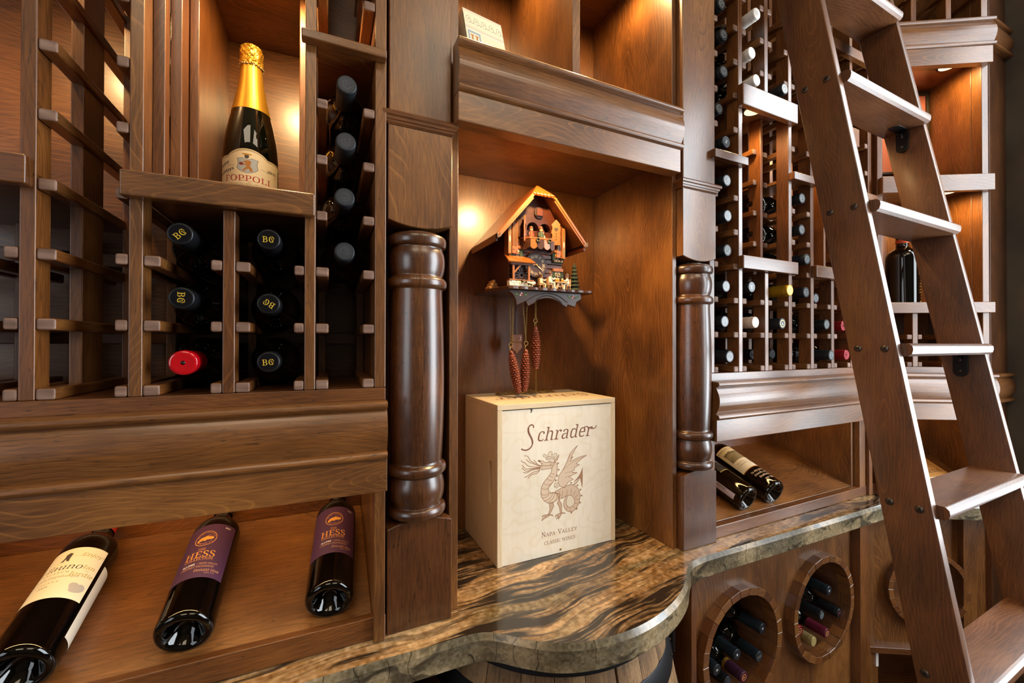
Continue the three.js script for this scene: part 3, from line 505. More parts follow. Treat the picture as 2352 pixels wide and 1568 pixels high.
// ---------------------------------------------------------------- ladder
{
  const T = thing('library_ladder', 'dark wooden library ladder leaning on the right wine rack, edges shining white', 'ladder', FLAD, [0.2, 0, 0.5]);
  const zf = (y) => -0.1681 * y + 0.5167, zb = (y) => -0.1728 * y + 0.4381, th = 0.0225;
  const yA = 0.02, yB = 2.44;
  const stringer = (xa, slope, side) => {
    const s = [[-zb(yA), yA], [-zf(yA), yA], [-zf(yB), yB], [-zb(yB), yB]];
    const g = new THREE.ExtrudeGeometry(new THREE.Shape(s.map((p) => new THREE.Vector2(...p))), { depth: th - 0.006, bevelEnabled: true, bevelThickness: 0.003, bevelSize: 0.003, bevelOffset: -0.003, bevelSegments: 3 });
    g.rotateY(Math.PI / 2); g.translate(0.003, 0, 0);
    const p = g.attributes.position; for (let i = 0; i < p.count; i++) p.setX(i, p.getX(i) + xa + (2.36 - p.getY(i)) * slope);
    g.computeVertexNormals();
    return part('side_rail', woodUV(toCreasedNormals(g, 0.5), 'y'), M.ladder, T);
  };
  const L = stringer(0, 0.0, -1), R = stringer(0.4170, 0.0440, 1);
  const steps = [2.379, 2.067, 1.755, 1.4425, 1.127, 0.811, 0.497, 0.185];
  steps.forEach((y, k) => {
    const xr = 0.417 + (2.36 - y) * 0.044 + 0.001, f = zf(y) + 0.020, b = zb(y) + 0.004, t = 0.0265;
    const pts = [[b, y - t], [f - 0.008, y - t], [f - 0.002, y - t + 0.005], [f, y - t / 2], [f - 0.001, y - 0.006], [f - 0.006, y - 0.001], [f - 0.010, y], [b + 0.003, y], [b, y - 0.004]];
    part('step', sweepX(pts, th - 0.0005, xr, 'x', 0.6), M.ladder, T);
    if (k < 7) for (const dz of [-0.0225, 0.0245]) {
      const zc = (zf(y) + zb(y)) / 2 + dz, yc = y - 0.011, g = new THREE.SphereGeometry(0.0075, 16, 8, 0, Math.PI * 2, 0, Math.PI / 2); g.scale(1, 0.35, 1); g.rotateZ(Math.PI / 2); g.translate(-0.0002, yc, zc);
      const s = part('screw', g, M.screw, L);
      const sl = merge([0, 1].map((q) => { const b2 = new THREE.BoxGeometry(0.0012, 0.0075, 0.0014); b2.rotateX(q * Math.PI / 2 + 0.6); b2.translate(-0.0024, yc, zc); return b2; })); part('screw_slot', sl, M.black, s);
    }
    if (y === 2.067 || y === 1.4425) {      // black corner brackets under two of the steps
      const zc = (zf(y) + zb(y)) / 2 + 0.004, h = 0.058, w = 0.013, sh = new THREE.Shape(); sh.absarc(0, -h + w, w, Math.PI, 0, false); sh.lineTo(w, -0.004); sh.lineTo(-w, -0.004); 
      const v = new THREE.ExtrudeGeometry(sh, { depth: 0.003, bevelEnabled: true, bevelSize: 0.001, bevelThickness: 0.001, bevelSegments: 2 }); v.rotateY(-Math.PI / 2); v.translate(xr - 0.003, y - t, zc);
      const hz = v.clone(); hz.translate(-xr + 0.003, -(y - t), -zc); hz.rotateZ(-Math.PI / 2); hz.translate(xr - 0.003, y - t, zc);
      const br = part('corner_bracket', merge([v, hz, (() => { const g = tube([[xr - 0.012, y - t - 0.002, zc], [xr - 0.006, y - t - 0.006, zc], [xr - 0.004, y - t - 0.014, zc]], 0.006, 8, 8); return g; })()]), M.black, T, 'black metal corner bracket');
      for (const q of [0.016, 0.044]) { const g = new THREE.SphereGeometry(0.0042, 10, 6); g.scale(0.5, 1, 1); g.translate(xr - 0.0075, y - t - q, zc); part('screw', g, M.screw, br); }
    }
  });
}
// ---------------------------------------------------------------- bottles (base at the origin, neck along +y)
const GEO = {};
const geoOnce = (k, f) => GEO[k] ??= f();
const SHAPES = {
  bordeaux: { H: 0.300, r: 0.0372, neck: 0.0142, prof: (hi) => [[0.0001, hi ? 0.026 : 0.006], ...(hi ? [[0.010, 0.024], [0.018, 0.015], [0.0235, 0.005], [0.0262, 0.0012], [0.0295, 0.0002]] : [[0.026, 0.001]]), [0.0325, 0.0008], [0.0352, 0.0028], [0.0368, 0.0065], [0.0372, 0.012], [0.0372, 0.186], [0.0368, 0.194], [0.0352, 0.202], [0.0318, 0.2095], [0.0265, 0.2155], [0.0208, 0.2205], [0.0168, 0.2265], [0.0150, 0.234], [0.0143, 0.244], [0.0140, 0.28], [0.0142, 0.299], [0.0001, 0.2995]] },
  sparkling: { H: 0.317, r: 0.0425, neck: 0.0150, prof: () => [[0.0001, 0.028], [0.018, 0.018], [0.028, 0.002], [0.033, 0.0002], [0.038, 0.0015], [0.0413, 0.006], [0.0424, 0.014], [0.0425, 0.115], [0.0415, 0.132], [0.0390, 0.151], [0.0350, 0.172], [0.0300, 0.194], [0.0252, 0.214], [0.0212, 0.234], [0.0182, 0.254], [0.0163, 0.272], [0.0150, 0.290], [0.0001, 0.300]] },
  large: { H: 0.262, r: 0.0455, neck: 0.0165, prof: () => [[0.0001, 0.02], [0.025, 0.01], [0.036, 0.0004], [0.041, 0.001], [0.0448, 0.006], [0.0455, 0.014], [0.0455, 0.164], [0.0448, 0.174], [0.0415, 0.184], [0.034, 0.193], [0.0235, 0.1995], [0.0182, 0.206], [0.0168, 0.214], [0.0165, 0.225], [0.0001, 0.23]] },
};
function bottle(label, o) {
  const S = SHAPES[o.shape ?? 'bordeaux'], T = new THREE.Group();
  T.name = numbered('wine_bottle'); scene.add(T); tag(T, label, 'wine bottle', o.group); T.off = [0, 0, 0];
  part('bottle_glass', geoOnce('g' + (o.shape ?? 'b') + (o.hi ? 1 : 0), () => lathe(S.prof(o.hi), o.hi ? 64 : 32)), o.glass ?? M.glass, T);
  if (o.cap) {
    const cl = o.capLen ?? 0.058, y0 = S.H - cl, y1 = S.H, n = S.neck + 0.0009, wax = o.wax ? 0.0018 : 0;
    const flare = o.shape === 'sparkling' || o.shape === 'large' ? 0 : 1;
    const cg = geoOnce('c' + cl + (o.shape ?? '') + wax, () => lathe([[n + 0.0008 * flare, y0], [n + 0.0005, y0 + 0.002], [n + 0.0001 + wax, y0 + cl * 0.6], [n + wax, y1 - 0.013], [n + 0.0006 + wax, y1 - 0.0125], [n + 0.0007 + wax, y1 - 0.010], [n + wax, y1 - 0.0095], [n + 0.0002 + wax, y1 - 0.0028], [n - 0.0006 + wax, y1 - 0.0008], [n - 0.0020, y1], [n - 0.0032, y1 - 0.0006], [0.0001, y1 - 0.0006]], 32));
    const cap = part('capsule', cg, o.cap, T, o.capLabel);
    if (o.print) { const pg = geoOnce('p' + S.neck, () => { const g = new THREE.CircleGeometry(n - 0.0030, 28); g.rotateX(-Math.PI / 2); g.translate(0, y1 - 0.0004, 0); return g; }); part('cap_print', pg, o.print, cap); }
    if (o.band) { const bg = geoOnce('band', () => lathe([[n + 0.0011, y0 - 0.0006], [n + 0.0012, y0 + 0.008], [n + 0.0009, y0 + 0.0085]], 28)); part('capsule_band', bg, o.band, cap); }
  }
  if (o.label) {
    const l = o.label, g = geoOnce('l' + [l.y0, l.y1, l.ang, S.r, l.at ?? 0].join(), () => { const c = new THREE.CylinderGeometry(S.r + 0.00035, S.r + 0.00035, l.y1 - l.y0, 40, 1, true, -l.ang / 2 + (l.at ?? 0), l.ang); c.translate(0, (l.y0 + l.y1) / 2, 0); return c; });
    part('front_label', g, l.mat, T);
  }
  if (o.label2) { const l = o.label2, g = new THREE.CylinderGeometry(S.r + 0.0004, S.r + 0.0004, l.y1 - l.y0, 24, 1, true, -l.ang / 2 + l.at, l.ang); g.translate(0, (l.y0 + l.y1) / 2, 0); part('back_label', g, l.mat, T); }
  return T;
}
// put a bottle so that its base centre is at p and its axis points along dir (both in a frame); spin turns it about its axis
function lay(T, frame, p, dir, spin = 0) {
  const d = frame.d(...dir).normalize();
  T.position.copy(frame.w(...p)); T.quaternion.setFromUnitVectors(new THREE.Vector3(0, 1, 0), d).multiply(new THREE.Quaternion().setFromAxisAngle(new THREE.Vector3(0, 1, 0), spin));
  return T;
}
const inRack = (T, frame, x, y, zTip, spin = 0, H = 0.3, tilt = 0) => lay(T, frame, [x, y - tilt * H, zTip - H], [0, tilt, 1], spin);

// round prints on the ends of capsules
const print = (bg, draw, o = {}) => phy({ roughness: 0.3, map: canvasTex(128, 128, (x, w) => { x.fillStyle = bg; x.fillRect(0, 0, w, w); x.translate(64, 64); x.textAlign = 'center'; x.textBaseline = 'middle'; draw(x); }), ...o });
const gold = '#d9b23c';
const printBV = print('#0d0d10', (x) => { x.fillStyle = gold; x.font = '62px serif'; x.fillText('B', -25, 2); x.fillText('C', 16, 2); x.font = '38px serif'; x.fillText('V', 26, 5); }, { roughness: 0.18 });
const printE = print('#22282f', (x) => { x.fillStyle = '#e8eef4'; x.font = 'bold 62px serif'; x.fillText('E', 0, 2); });
const printRing = print('#20262a', (x) => { x.strokeStyle = '#c9d2d4'; x.lineWidth = 5; x.beginPath(); x.arc(0, 0, 46, 0, 7); x.stroke(); x.strokeStyle = '#aab4b4'; x.lineWidth = 3; for (let i = 0; i < 5; i++) { x.beginPath(); x.arc(-16 + 9 * i, -6 + (i % 2) * 12, 13, i, i + 4); x.stroke(); } x.beginPath(); x.arc(0, 0, 30, 0, 7); x.stroke(); });
const printGrey = print('#2b2d31', (x) => { x.strokeStyle = '#44474c'; x.lineWidth = 5; x.beginPath(); x.arc(0, 0, 34, 0.4, 5); x.stroke(); x.beginPath(); x.arc(4, 0, 16, 2, 6); x.stroke(); }, { roughness: 0.5 });
const printGold = print('#1a1a16', (x) => { x.strokeStyle = '#f1dd9a'; x.lineWidth = 14; x.beginPath(); x.arc(0, 0, 48, 0, 7); x.stroke(); x.fillStyle = '#d8dfe2'; x.beginPath(); x.moveTo(-18, 20); x.lineTo(0, -24); x.lineTo(20, 20); x.fill(); });
const printWhite = print('#efeae2', (x) => { x.strokeStyle = '#8d8780'; x.lineWidth = 4; x.strokeRect(-20, -24, 40, 44); x.fillStyle = '#57514c'; x.font = '24px serif'; x.fillText('N', 0, 0); });
const printYellow = print('#d8ad36', (x) => { x.strokeStyle = '#8f6c12'; x.lineWidth = 4; x.strokeRect(-12, -22, 24, 40); x.beginPath(); x.moveTo(-12, 4); x.lineTo(12, -10); x.stroke(); });
const printD = print('#22262a', (x) => { x.strokeStyle = '#e4e8ea'; x.lineWidth = 8; x.strokeRect(-9, -12, 18, 24); });
const printCrest = print('#5a0f1a', (x) => { x.strokeStyle = '#d9b26a'; x.lineWidth = 7; x.beginPath(); x.arc(0, 0, 40, 0, 7); x.stroke(); x.font = 'bold 44px serif'; x.fillStyle = '#d9b26a'; x.fillText('Æ', 0, 3); });
const printTan = print('#b9a268', (x) => { x.strokeStyle = '#6f5a2c'; x.lineWidth = 5; x.beginPath(); x.arc(0, 0, 42, 0, 7); x.stroke(); x.font = 'bold 40px serif'; x.fillStyle = '#6f5a2c'; x.fillText('B', -10, 2); x.fillText('I', 18, 2); });
const printWords = print('#2b3136', (x) => { x.fillStyle = '#b8a878'; x.font = 'bold 20px serif'; x.fillText('RESERVE', 0, 0); });
const CAP = { black: foil(0x16181b), charcoal: foil(0x24282c, 0.45), blue: foil(0x1b242a, 0.35), red: phy({ color: 0xb80714, roughness: 0.2, clearcoat: 0.8 }), crimson: foil(0x8e1620, 0.35, 0.3), burgundy: foil(0x5c1426, 0.4, 0.2), purple: foil(0x3a1a2e, 0.45, 0.1), white: foil(0xe6dfd4, 0.5, 0), cream: foil(0xd8c2ac, 0.5, 0), gold: foil(0xb98f1e, 0.35, 0.6), tan: foil(0x9a8452, 0.4, 0.4), brown: foil(0x2e1712, 0.45, 0.1), redMatte: foil(0xb2261c, 0.45, 0) };
const paper = (hex, o = {}) => std({ color: hex, roughness: 0.75, ...o });

// six dark bottles below the sparkling one
const RH = 0.0272;
const CX1 = -0.1665, CX2 = -0.0620;
const bvs = [[CX1 - 0.001, 1.5905, 0.016, 0.75, 'top left'], [CX2, 1.5935, 0.016, 0, 'top right'], [CX1, 1.5030, 0.012, -1.62, 'middle left'], [CX2, 1.4990, 0.015, 2.55, 'middle right'], [CX2, 1.4135, 0.012, 0.05, 'bottom right']];
for (const [x, y, z, spin, where] of bvs) inRack(bottle('gold-lettered black-capped bottle, ' + where + ' bin under the sparkling bottle', { cap: CAP.black, print: printBV, group: 'dark gold-lettered bottles in the left rack' }), FL, x, y, z, spin);
inRack(bottle('dark bottle with a shiny red wax cap in the left rack bin', { cap: CAP.red, wax: true, capLabel: 'shiny red wax cap' }), FL, CX1, 1.4137, 0.004);
[['topmost', 1.8560, 0.0435, 0.002], ['second from top', 1.7645, 0.0425, 0.001], ['third from top', 1.6760, 0.041, -0.002], ['lowest', 1.5880, 0.0412, 0.000]].forEach(([w, y, x, z], i) => inRack(bottle('grey-capped black bottle, ' + w + ', beside the left turned column', { cap: CAP.charcoal, print: printGrey, glass: M.glassBrown, group: 'grey-capped bottles in the narrow column' }), FL, x + 0.001, y, z, i * 1.3));

// ------- labels
const script = (x, pts, w, col) => { x.strokeStyle = col; x.lineWidth = w; x.lineCap = 'round'; x.lineJoin = 'round'; x.beginPath(); pts.forEach(([a, b], i) => i ? x.lineTo(a, b) : x.moveTo(a, b)); x.stroke(); };
function lion(x, s, col) { // rampant lion, roughly
  x.fillStyle = col; x.beginPath(); x.moveTo(0, -52 * s); x.bezierCurveTo(22 * s, -58 * s, 30 * s, -36 * s, 20 * s, -20 * s); x.lineTo(18 * s, 4 * s); x.lineTo(30 * s, 22 * s); x.lineTo(34 * s, 52 * s); x.lineTo(16 * s, 52 * s); x.lineTo(10 * s, 28 * s); x.lineTo(-8 * s, 34 * s); x.lineTo(-22 * s, 56 * s); x.lineTo(-34 * s, 44 * s); x.lineTo(-12 * s, 16 * s); x.lineTo(-6 * s, -4 * s); x.lineTo(-38 * s, -2 * s); x.lineTo(-36 * s, -14 * s); x.lineTo(-6 * s, -20 * s); x.lineTo(-30 * s, -34 * s); x.lineTo(-22 * s, -44 * s); x.closePath(); x.fill();
}
const foppoliTex = canvasTex(1024, 800, (x, W, H) => {
  const outline = (m) => { x.beginPath(); x.moveTo(m, H); x.lineTo(m, 150 + m * 0.8); x.quadraticCurveTo(120, 110 + m, 270, 120 + m); x.quadraticCurveTo(380, 10 + m, 512, 10 + m); x.quadraticCurveTo(644, 10 + m, 754, 120 + m); x.quadraticCurveTo(904, 110 + m, W - m, 150 + m * 0.8); x.lineTo(W - m, H); x.closePath(); };
  x.clearRect(0, 0, W, H); x.fillStyle = '#cdbf9a'; outline(0); x.fill(); x.fillStyle = '#1e1a14'; outline(26); x.fill(); x.fillStyle = '#e4d9b8'; outline(32); x.fill(); x.fillStyle = '#1b1711'; x.fillRect(28, 200, 34, H); x.fillRect(W - 62, 200, 34, H);
  x.fillStyle = '#d6c4a0'; for (let i = 0; i < 26; i++) { const a = 140 + (i * 137) % 760, b = 330 + (i * 71) % 380; x.beginPath(); x.ellipse(a, b, 26, 16, i, 0, 7); x.fill(); }
  x.fillStyle = '#a8b3bb'; x.strokeStyle = '#3f4650'; x.lineWidth = 5; x.beginPath(); x.moveTo(400, 180); x.lineTo(460, 165); x.lineTo(512, 190); x.lineTo(570, 165); x.lineTo(636, 182); x.quadraticCurveTo(612, 250, 634, 330); x.quadraticCurveTo(600, 390, 512, 410); x.quadraticCurveTo(424, 390, 398, 330); x.quadraticCurveTo(420, 250, 400, 180); x.closePath(); x.fill(); x.stroke();
  x.save(); x.translate(516, 290); lion(x, 1.7, '#a9712a'); x.restore(); x.fillStyle = '#7c1f1e'; x.beginPath(); x.arc(446, 262, 24, 0, 7); x.fill();
  x.fillStyle = '#3a3a40'; x.beginPath(); x.ellipse(508, 140, 26, 34, 0, 0, 7); x.fill(); x.fillStyle = '#b1802f'; x.beginPath(); x.ellipse(508, 104, 56, 14, 0, 0, 7); x.fill();
  x.textAlign = 'center'; x.fillStyle = '#9c1420'; x.font = '132px serif'; x.fillText('FOPPOLI', 512, 540, 620);
  x.fillStyle = '#6c6350'; x.font = '42px serif'; x.fillText('PROHIBITION CUVÉE', 512, 604); x.fillText('NORTH COAST', 512, 654); x.fillStyle = '#a8282c'; x.font = 'italic 46px serif'; x.fillText('California Sparkling Wine', 540, 712);
  x.fillStyle = '#8c7f62'; x.font = 'italic 26px serif'; x.fillText('Bonded', 320, 300); x.fillText('Winery', 704, 320);
  x.fillStyle = '#15151c'; x.font = 'italic bold 66px sans-serif'; x.save(); x.translate(100, 310); x.rotate(-0.32); x.textAlign = 'left'; x.fillText('Happy', 0, 0); x.restore(); x.save(); x.translate(100, 440); x.rotate(-0.3); x.textAlign = 'left'; x.fillText('Holidays', 0, 0); x.restore();
  x.textAlign = 'left'; x.fillText('2015', 740, 330); x.save(); x.translate(110, 660); x.rotate(-0.25); x.fillText('Chris +', 0, 0); x.restore(); x.font = 'italic bold 62px sans-serif'; x.fillText('Celtruda', 722, 716);
});
const paperCut = (t) => std({ map: t, alphaTest: 0.5, roughness: 0.6 });
const sparkling = bottle('sparkling wine bottle with gold foil neck and signed cream label standing in the left rack', { shape: 'sparkling', glass: M.glassGreen, label: { mat: paperCut(foppoliTex), y0: 0.034, y1: 0.1175, ang: 3.2 } });
{
  const goldBump = dataTex(256, 256, (u, v, o) => { const t = Math.abs(fbm(u * 10, v * 7, 10, 7, 4) - 0.5) * 3.2; o[0] = o[1] = o[2] = clamp(t) * 255; }, false);
  const smoothGold = std({ color: 0xd0a238, metalness: 0.75, roughness: 0.34 }), crinkle = std({ color: 0xe0b040, metalness: 0.85, roughness: 0.26, bumpMap: goldBump, bumpScale: 0.0028 });
  part('neck_foil', lathe([[0.0306, 0.193], [0.0258, 0.2142], [0.0217, 0.2342], [0.0187, 0.2542], [0.0172, 0.270], [0.0168, 0.281]], 48), smoothGold, sparkling, 'smooth gold foil sleeve');
  const g = lathe(smooth([[0.0172, 0.276], [0.0188, 0.2785], [0.0184, 0.283], [0.0178, 0.289], [0.0176, 0.298], [0.0178, 0.305], [0.0168, 0.311], [0.0130, 0.3155], [0.0060, 0.317], [0.0001, 0.3172]], 4), 72);
  const p = g.attributes.position; for (let i = 0; i < p.count; i++) { const a = Math.atan2(p.getX(i), p.getZ(i)), y = p.getY(i), k = 1 + 0.030 * Math.sin(a * 9 + y * 260) * Math.sin(y * 400 + a * 3) + 0.022 * Math.sin(a * 17 - y * 500); p.setX(i, p.getX(i) * k); p.setZ(i, p.getZ(i) * k); } g.computeVertexNormals();
  part('cork_foil', g, crinkle, sparkling, 'crinkled gold foil over the cork');
  const w = []; for (let i = 0; i < 26; i++) { const a = i / 26 * 6.2832, s = new THREE.SphereGeometry(0.0014, 6, 5); s.translate(Math.sin(a) * 0.0186, 0.2775 + 0.0008 * Math.sin(a * 5), Math.cos(a) * 0.0186); w.push(s); } part('foil_bead', merge(w), std({ color: 0xc9c4b8, metalness: 0.9, roughness: 0.3 }), sparkling);
}
lay(sparkling, FL, [-0.1085, 1.6552, -0.153], [0, 1, 0], -0.02);

const hessTex = canvasTex(640, 800, (x, W, H) => {
  x.fillStyle = '#4a2746'; x.fillRect(0, 0, W, H); const og = '#e09a3c'; x.textAlign = 'center';
  x.strokeStyle = og; x.lineWidth = 7; x.beginPath(); x.ellipse(320, 225, 112, 112, 0, 0, 7); x.stroke();
  x.fillStyle = og; x.beginPath(); x.moveTo(235, 262); x.quadraticCurveTo(258, 205, 300, 205); x.quadraticCurveTo(330, 188, 362, 205); x.quadraticCurveTo(402, 200, 408, 228); x.lineTo(392, 248); x.quadraticCurveTo(350, 250, 330, 254); x.lineTo(318, 270); x.lineTo(300, 255); x.lineTo(262, 268); x.lineTo(248, 282); x.closePath(); x.fill(); x.lineWidth = 5; x.beginPath(); x.moveTo(320, 200); x.quadraticCurveTo(340, 176, 372, 188); x.stroke();
  const ringText = (t, r, a0, step, fl) => { [...t].forEach((ch, i) => { x.save(); x.translate(320, 225); x.rotate(a0 + i * step); x.translate(0, fl ? r : -r); x.font = '19px serif'; x.fillText(ch, 0, 6); x.restore(); }); };
  ringText('THE HESS COLLECTION', 90, -1.25, 0.139); ringText('ESTABLISHED 1978', 86, 0.95, -0.127, true);
  x.font = '40px serif'; x.fillText('THE', 320, 412); x.font = '126px serif'; x.fillText('HESS', 320, 516, 330); x.font = '46px serif'; x.fillText('COLLECTION', 320, 556, 330);
  x.font = 'bold 34px sans-serif'; x.fillStyle = '#f3ece4'; x.fillText('ALLOMI', 238, 620); x.fillStyle = '#cf9a62'; x.font = '32px sans-serif'; x.fillText('/ NAPA VALLEY', 428, 620); x.fillText('CABERNET SAUVIGNON', 330, 660, 370); x.font = 'italic 44px serif'; x.fillText('Donald Hess', 440, 716); x.font = '20px sans-serif'; x.fillText('SINCE 1978', 470, 744); x.fillStyle = '#efe6da'; x.font = 'bold 30px serif'; x.fillText('2013', 530, 62);
});
const hess = std({ map: hessTex, roughness: 0.6 });
const faunoTex = canvasTex(640, 800, (x, W, H) => {
  x.fillStyle = '#efe2c0'; x.fillRect(0, 0, W, H); x.textAlign = 'center'; x.fillStyle = '#4d4138';
  x.beginPath(); x.moveTo(250, 230); x.quadraticCurveTo(285, 170, 272, 110); x.lineTo(300, 80); x.lineTo(330, 100); x.quadraticCurveTo(320, 170, 330, 230); x.lineTo(305, 222); x.lineTo(292, 180); x.lineTo(280, 228); x.closePath(); x.fill(); x.strokeStyle = '#b9a98a'; x.lineWidth = 3; x.beginPath(); x.moveTo(60, 240); x.quadraticCurveTo(200, 190, 250, 240); x.moveTo(320, 150); x.lineTo(470, 140); x.stroke();
  x.fillStyle = '#3d322c'; x.font = 'italic 112px serif'; x.fillText('il fauno', 270, 362, 440); x.fillStyle = '#7a6b5c'; x.font = '34px serif'; x.fillText('A R C A N U M', 280, 424); x.font = 'italic 40px serif'; x.fillText('Indicazione Geografica Tipica', 280, 492, 430); x.font = '34px serif'; x.fillStyle = '#a4735c'; x.fillText('T O S C A N A', 250, 566); x.font = 'italic 40px serif'; x.fillStyle = '#7a6b5c'; x.fillText('2009', 240, 628);
  x.fillStyle = '#b8b0a6'; x.beginPath(); x.moveTo(470, 650); x.bezierCurveTo(430, 560, 520, 560, 540, 590); x.bezierCurveTo(590, 550, 640, 620, 590, 680); x.quadraticCurveTo(530, 730, 480, 700); x.fill();
  x.fillStyle = '#b0923a'; x.font = 'italic 74px serif'; x.fillText('Enjoy!', 520, 150); x.font = '72px serif'; x.fillText('♡', 500, 250); x.font = 'italic 78px serif'; x.fillText('Ian', 540, 350); x.fillText('–', 530, 400); x.fillText('Jordie', 510, 470);
});
const slopeDir = (dx = 0) => { const s = Math.atan2(1.078 - 0.985, 0.255); return [dx, Math.sin(s), -Math.cos(s)]; };
const slopeBase = (x, z = -0.0255) => { const s = Math.atan2(0.093, 0.255), r = 0.0376; return [x, 0.985 + Math.cos(s) * r, -0.025 + Math.sin(s) * r - 0.0125 + (z + 0.0255)]; };
const binOpt = (o) => ({ hi: true, ...o });
lay(bottle('dark bottle with signed cream label and red capsule, lying in the left bin', binOpt({ cap: CAP.redMatte, label: { mat: std({ map: faunoTex, roughness: 0.6 }), y0: 0.078, y1: 0.172, ang: 2.35 }, label2: { mat: paper(0xd8d0c0), y0: 0.03, y1: 0.15, ang: 1.2, at: 1.95 } })), FL, slopeBase(-0.3445), slopeDir(0.0), -0.10);
lay(bottle('purple-labelled bottle in the middle of the left sloped bin, nearer the camera', binOpt({ cap: CAP.brown, label: { mat: hess, y0: 0.066, y1: 0.182, ang: 2.35 } })), FL, slopeBase(-0.1715), slopeDir(0.020), -0.13);
lay(bottle('purple-labelled bottle at the right end of the left sloped bin, beside the turned column', binOpt({ cap: CAP.brown, label: { mat: hess, y0: 0.066, y1: 0.182, ang: 2.35 } })), FL, slopeBase(0.0215), slopeDir(0.072), -0.10);

const barnettTex = canvasTex(640, 800, (x, W, H) => {
  x.fillStyle = '#e8d8b4'; x.fillRect(0, 0, W, H); x.textAlign = 'center'; x.fillStyle = '#5a4c38'; x.font = '64px serif'; x.fillText('BARNETT VINEYARDS', 320, 92, 600); x.strokeStyle = '#6a5d46'; x.lineWidth = 3;
  x.fillStyle = '#9c8c68'; x.fillRect(60, 190, 520, 270); for (let i = 0; i < 15; i++) { x.beginPath(); x.moveTo(60, 460 - i * 4); x.quadraticCurveTo(320, 470 - i * 22, 580, 440 - i * 8); x.stroke(); } x.fillStyle = '#6f654c'; for (let i = 0; i < 60; i++) { x.beginPath(); x.arc(70 + (i * 89) % 500, 170 + (i * 37) % 60, 10 + i % 9, 0, 7); x.fill(); }
  x.fillStyle = '#efe3c6'; x.fillRect(0, 470, W, 330); x.fillStyle = '#6b5a44'; x.font = 'italic 40px serif'; x.fillText('Spring Mountain District', 320, 560); x.font = '48px serif'; x.fillText('CABERNET SAUVIGNON', 320, 630, 480); x.font = '30px serif'; x.fillText('2 0 1 2', 320, 686); x.fillStyle = '#a85a24'; x.fillRect(480, 676, 22, 22); x.fillStyle = '#b9762c'; x.fillRect(0, 780, W, 20);
});
const darkLabelTex = canvasTex(512, 800, (x, W, H) => { x.fillStyle = '#141216'; x.fillRect(0, 0, W, H); x.textAlign = 'center'; x.fillStyle = '#b59a54'; x.font = 'bold 96px serif'; x.fillText('GOLDEN', 256, 120, 400); x.strokeStyle = '#b59a54'; x.lineWidth = 8; x.beginPath(); x.arc(120, 90, 54, 0, 7); x.stroke(); x.fillStyle = '#d7d2c6'; x.font = 'bold 48px serif'; x.fillText('VINEYARDS', 256, 190); x.fillStyle = '#c62f3a'; x.font = 'italic 66px serif'; x.fillText('Cabernet', 256, 420); x.fillStyle = '#dcdcdc'; x.font = 'italic 54px serif'; x.fillText('Sauvignon', 300, 510); x.fillStyle = '#8d8d8d'; x.font = '34px sans-serif'; x.fillText('NAPA VALLEY', 280, 600); x.fillStyle = '#b59a54'; x.fillRect(0, 780, W, 20); });
const writeTex = canvasTex(512, 320, (x, W, H) => { x.clearRect(0, 0, W, H); x.fillStyle = '#cdb193'; x.font = 'italic bold 58px sans-serif'; x.fillText('To my great', 20, 66); x.fillText('friends, with', 30, 138); x.fillText('Gratitude!', 70, 210); x.fillText('xox  Dad', 120, 290); });
const barTex = canvasTex(512, 128, (x, W, H) => { x.fillStyle = '#d2c0c4'; x.fillRect(0, 0, W, H); x.fillStyle = '#3a3238'; for (let i = 0; i < 36; i++) x.fillRect(250 + i * 5 + (i > 12 ? 16 : 0), 36, 1 + (i * 7) % 4, 56); });
const ssl = (x, dx) => { const s = Math.atan2(0.095, 0.255), r = 0.0376; return [x, 0.983 + Math.cos(s) * r, -0.0265 + Math.sin(s) * r - 0.0125]; };
lay(bottle('dark bottle with black label and white side sticker, lying left in the right bin', binOpt({ cap: CAP.black, glass: M.glassBrown, label: { mat: std({ map: darkLabelTex, roughness: 0.5 }), y0: 0.085, y1: 0.19, ang: 1.5, at: 0.35 }, label2: { mat: std({ map: barTex, roughness: 0.7 }), y0: 0.02, y1: 0.12, ang: 0.45, at: -1.35 } })), FR, ssl(0.1835), slopeDir(-0.05), -0.1);
{
  const b = bottle('dark bottle with cream vineyard label and handwriting, lying right in the right bin', binOpt({ cap: CAP.black, glass: M.glassBrown, label: { mat: std({ map: barnettTex, roughness: 0.6 }), y0: 0.078, y1: 0.182, ang: 2.5 } }));
  const g = new THREE.CylinderGeometry(0.0376, 0.0376, 0.05, 32, 1, true, -0.95, 1.9); g.translate(0, 0.046, 0); part('handwriting', g, std({ map: writeTex, alphaTest: 0.4, roughness: 0.5 }), b);
  lay(b, FR, ssl(0.2975), slopeDir(0.03), -0.05);
}

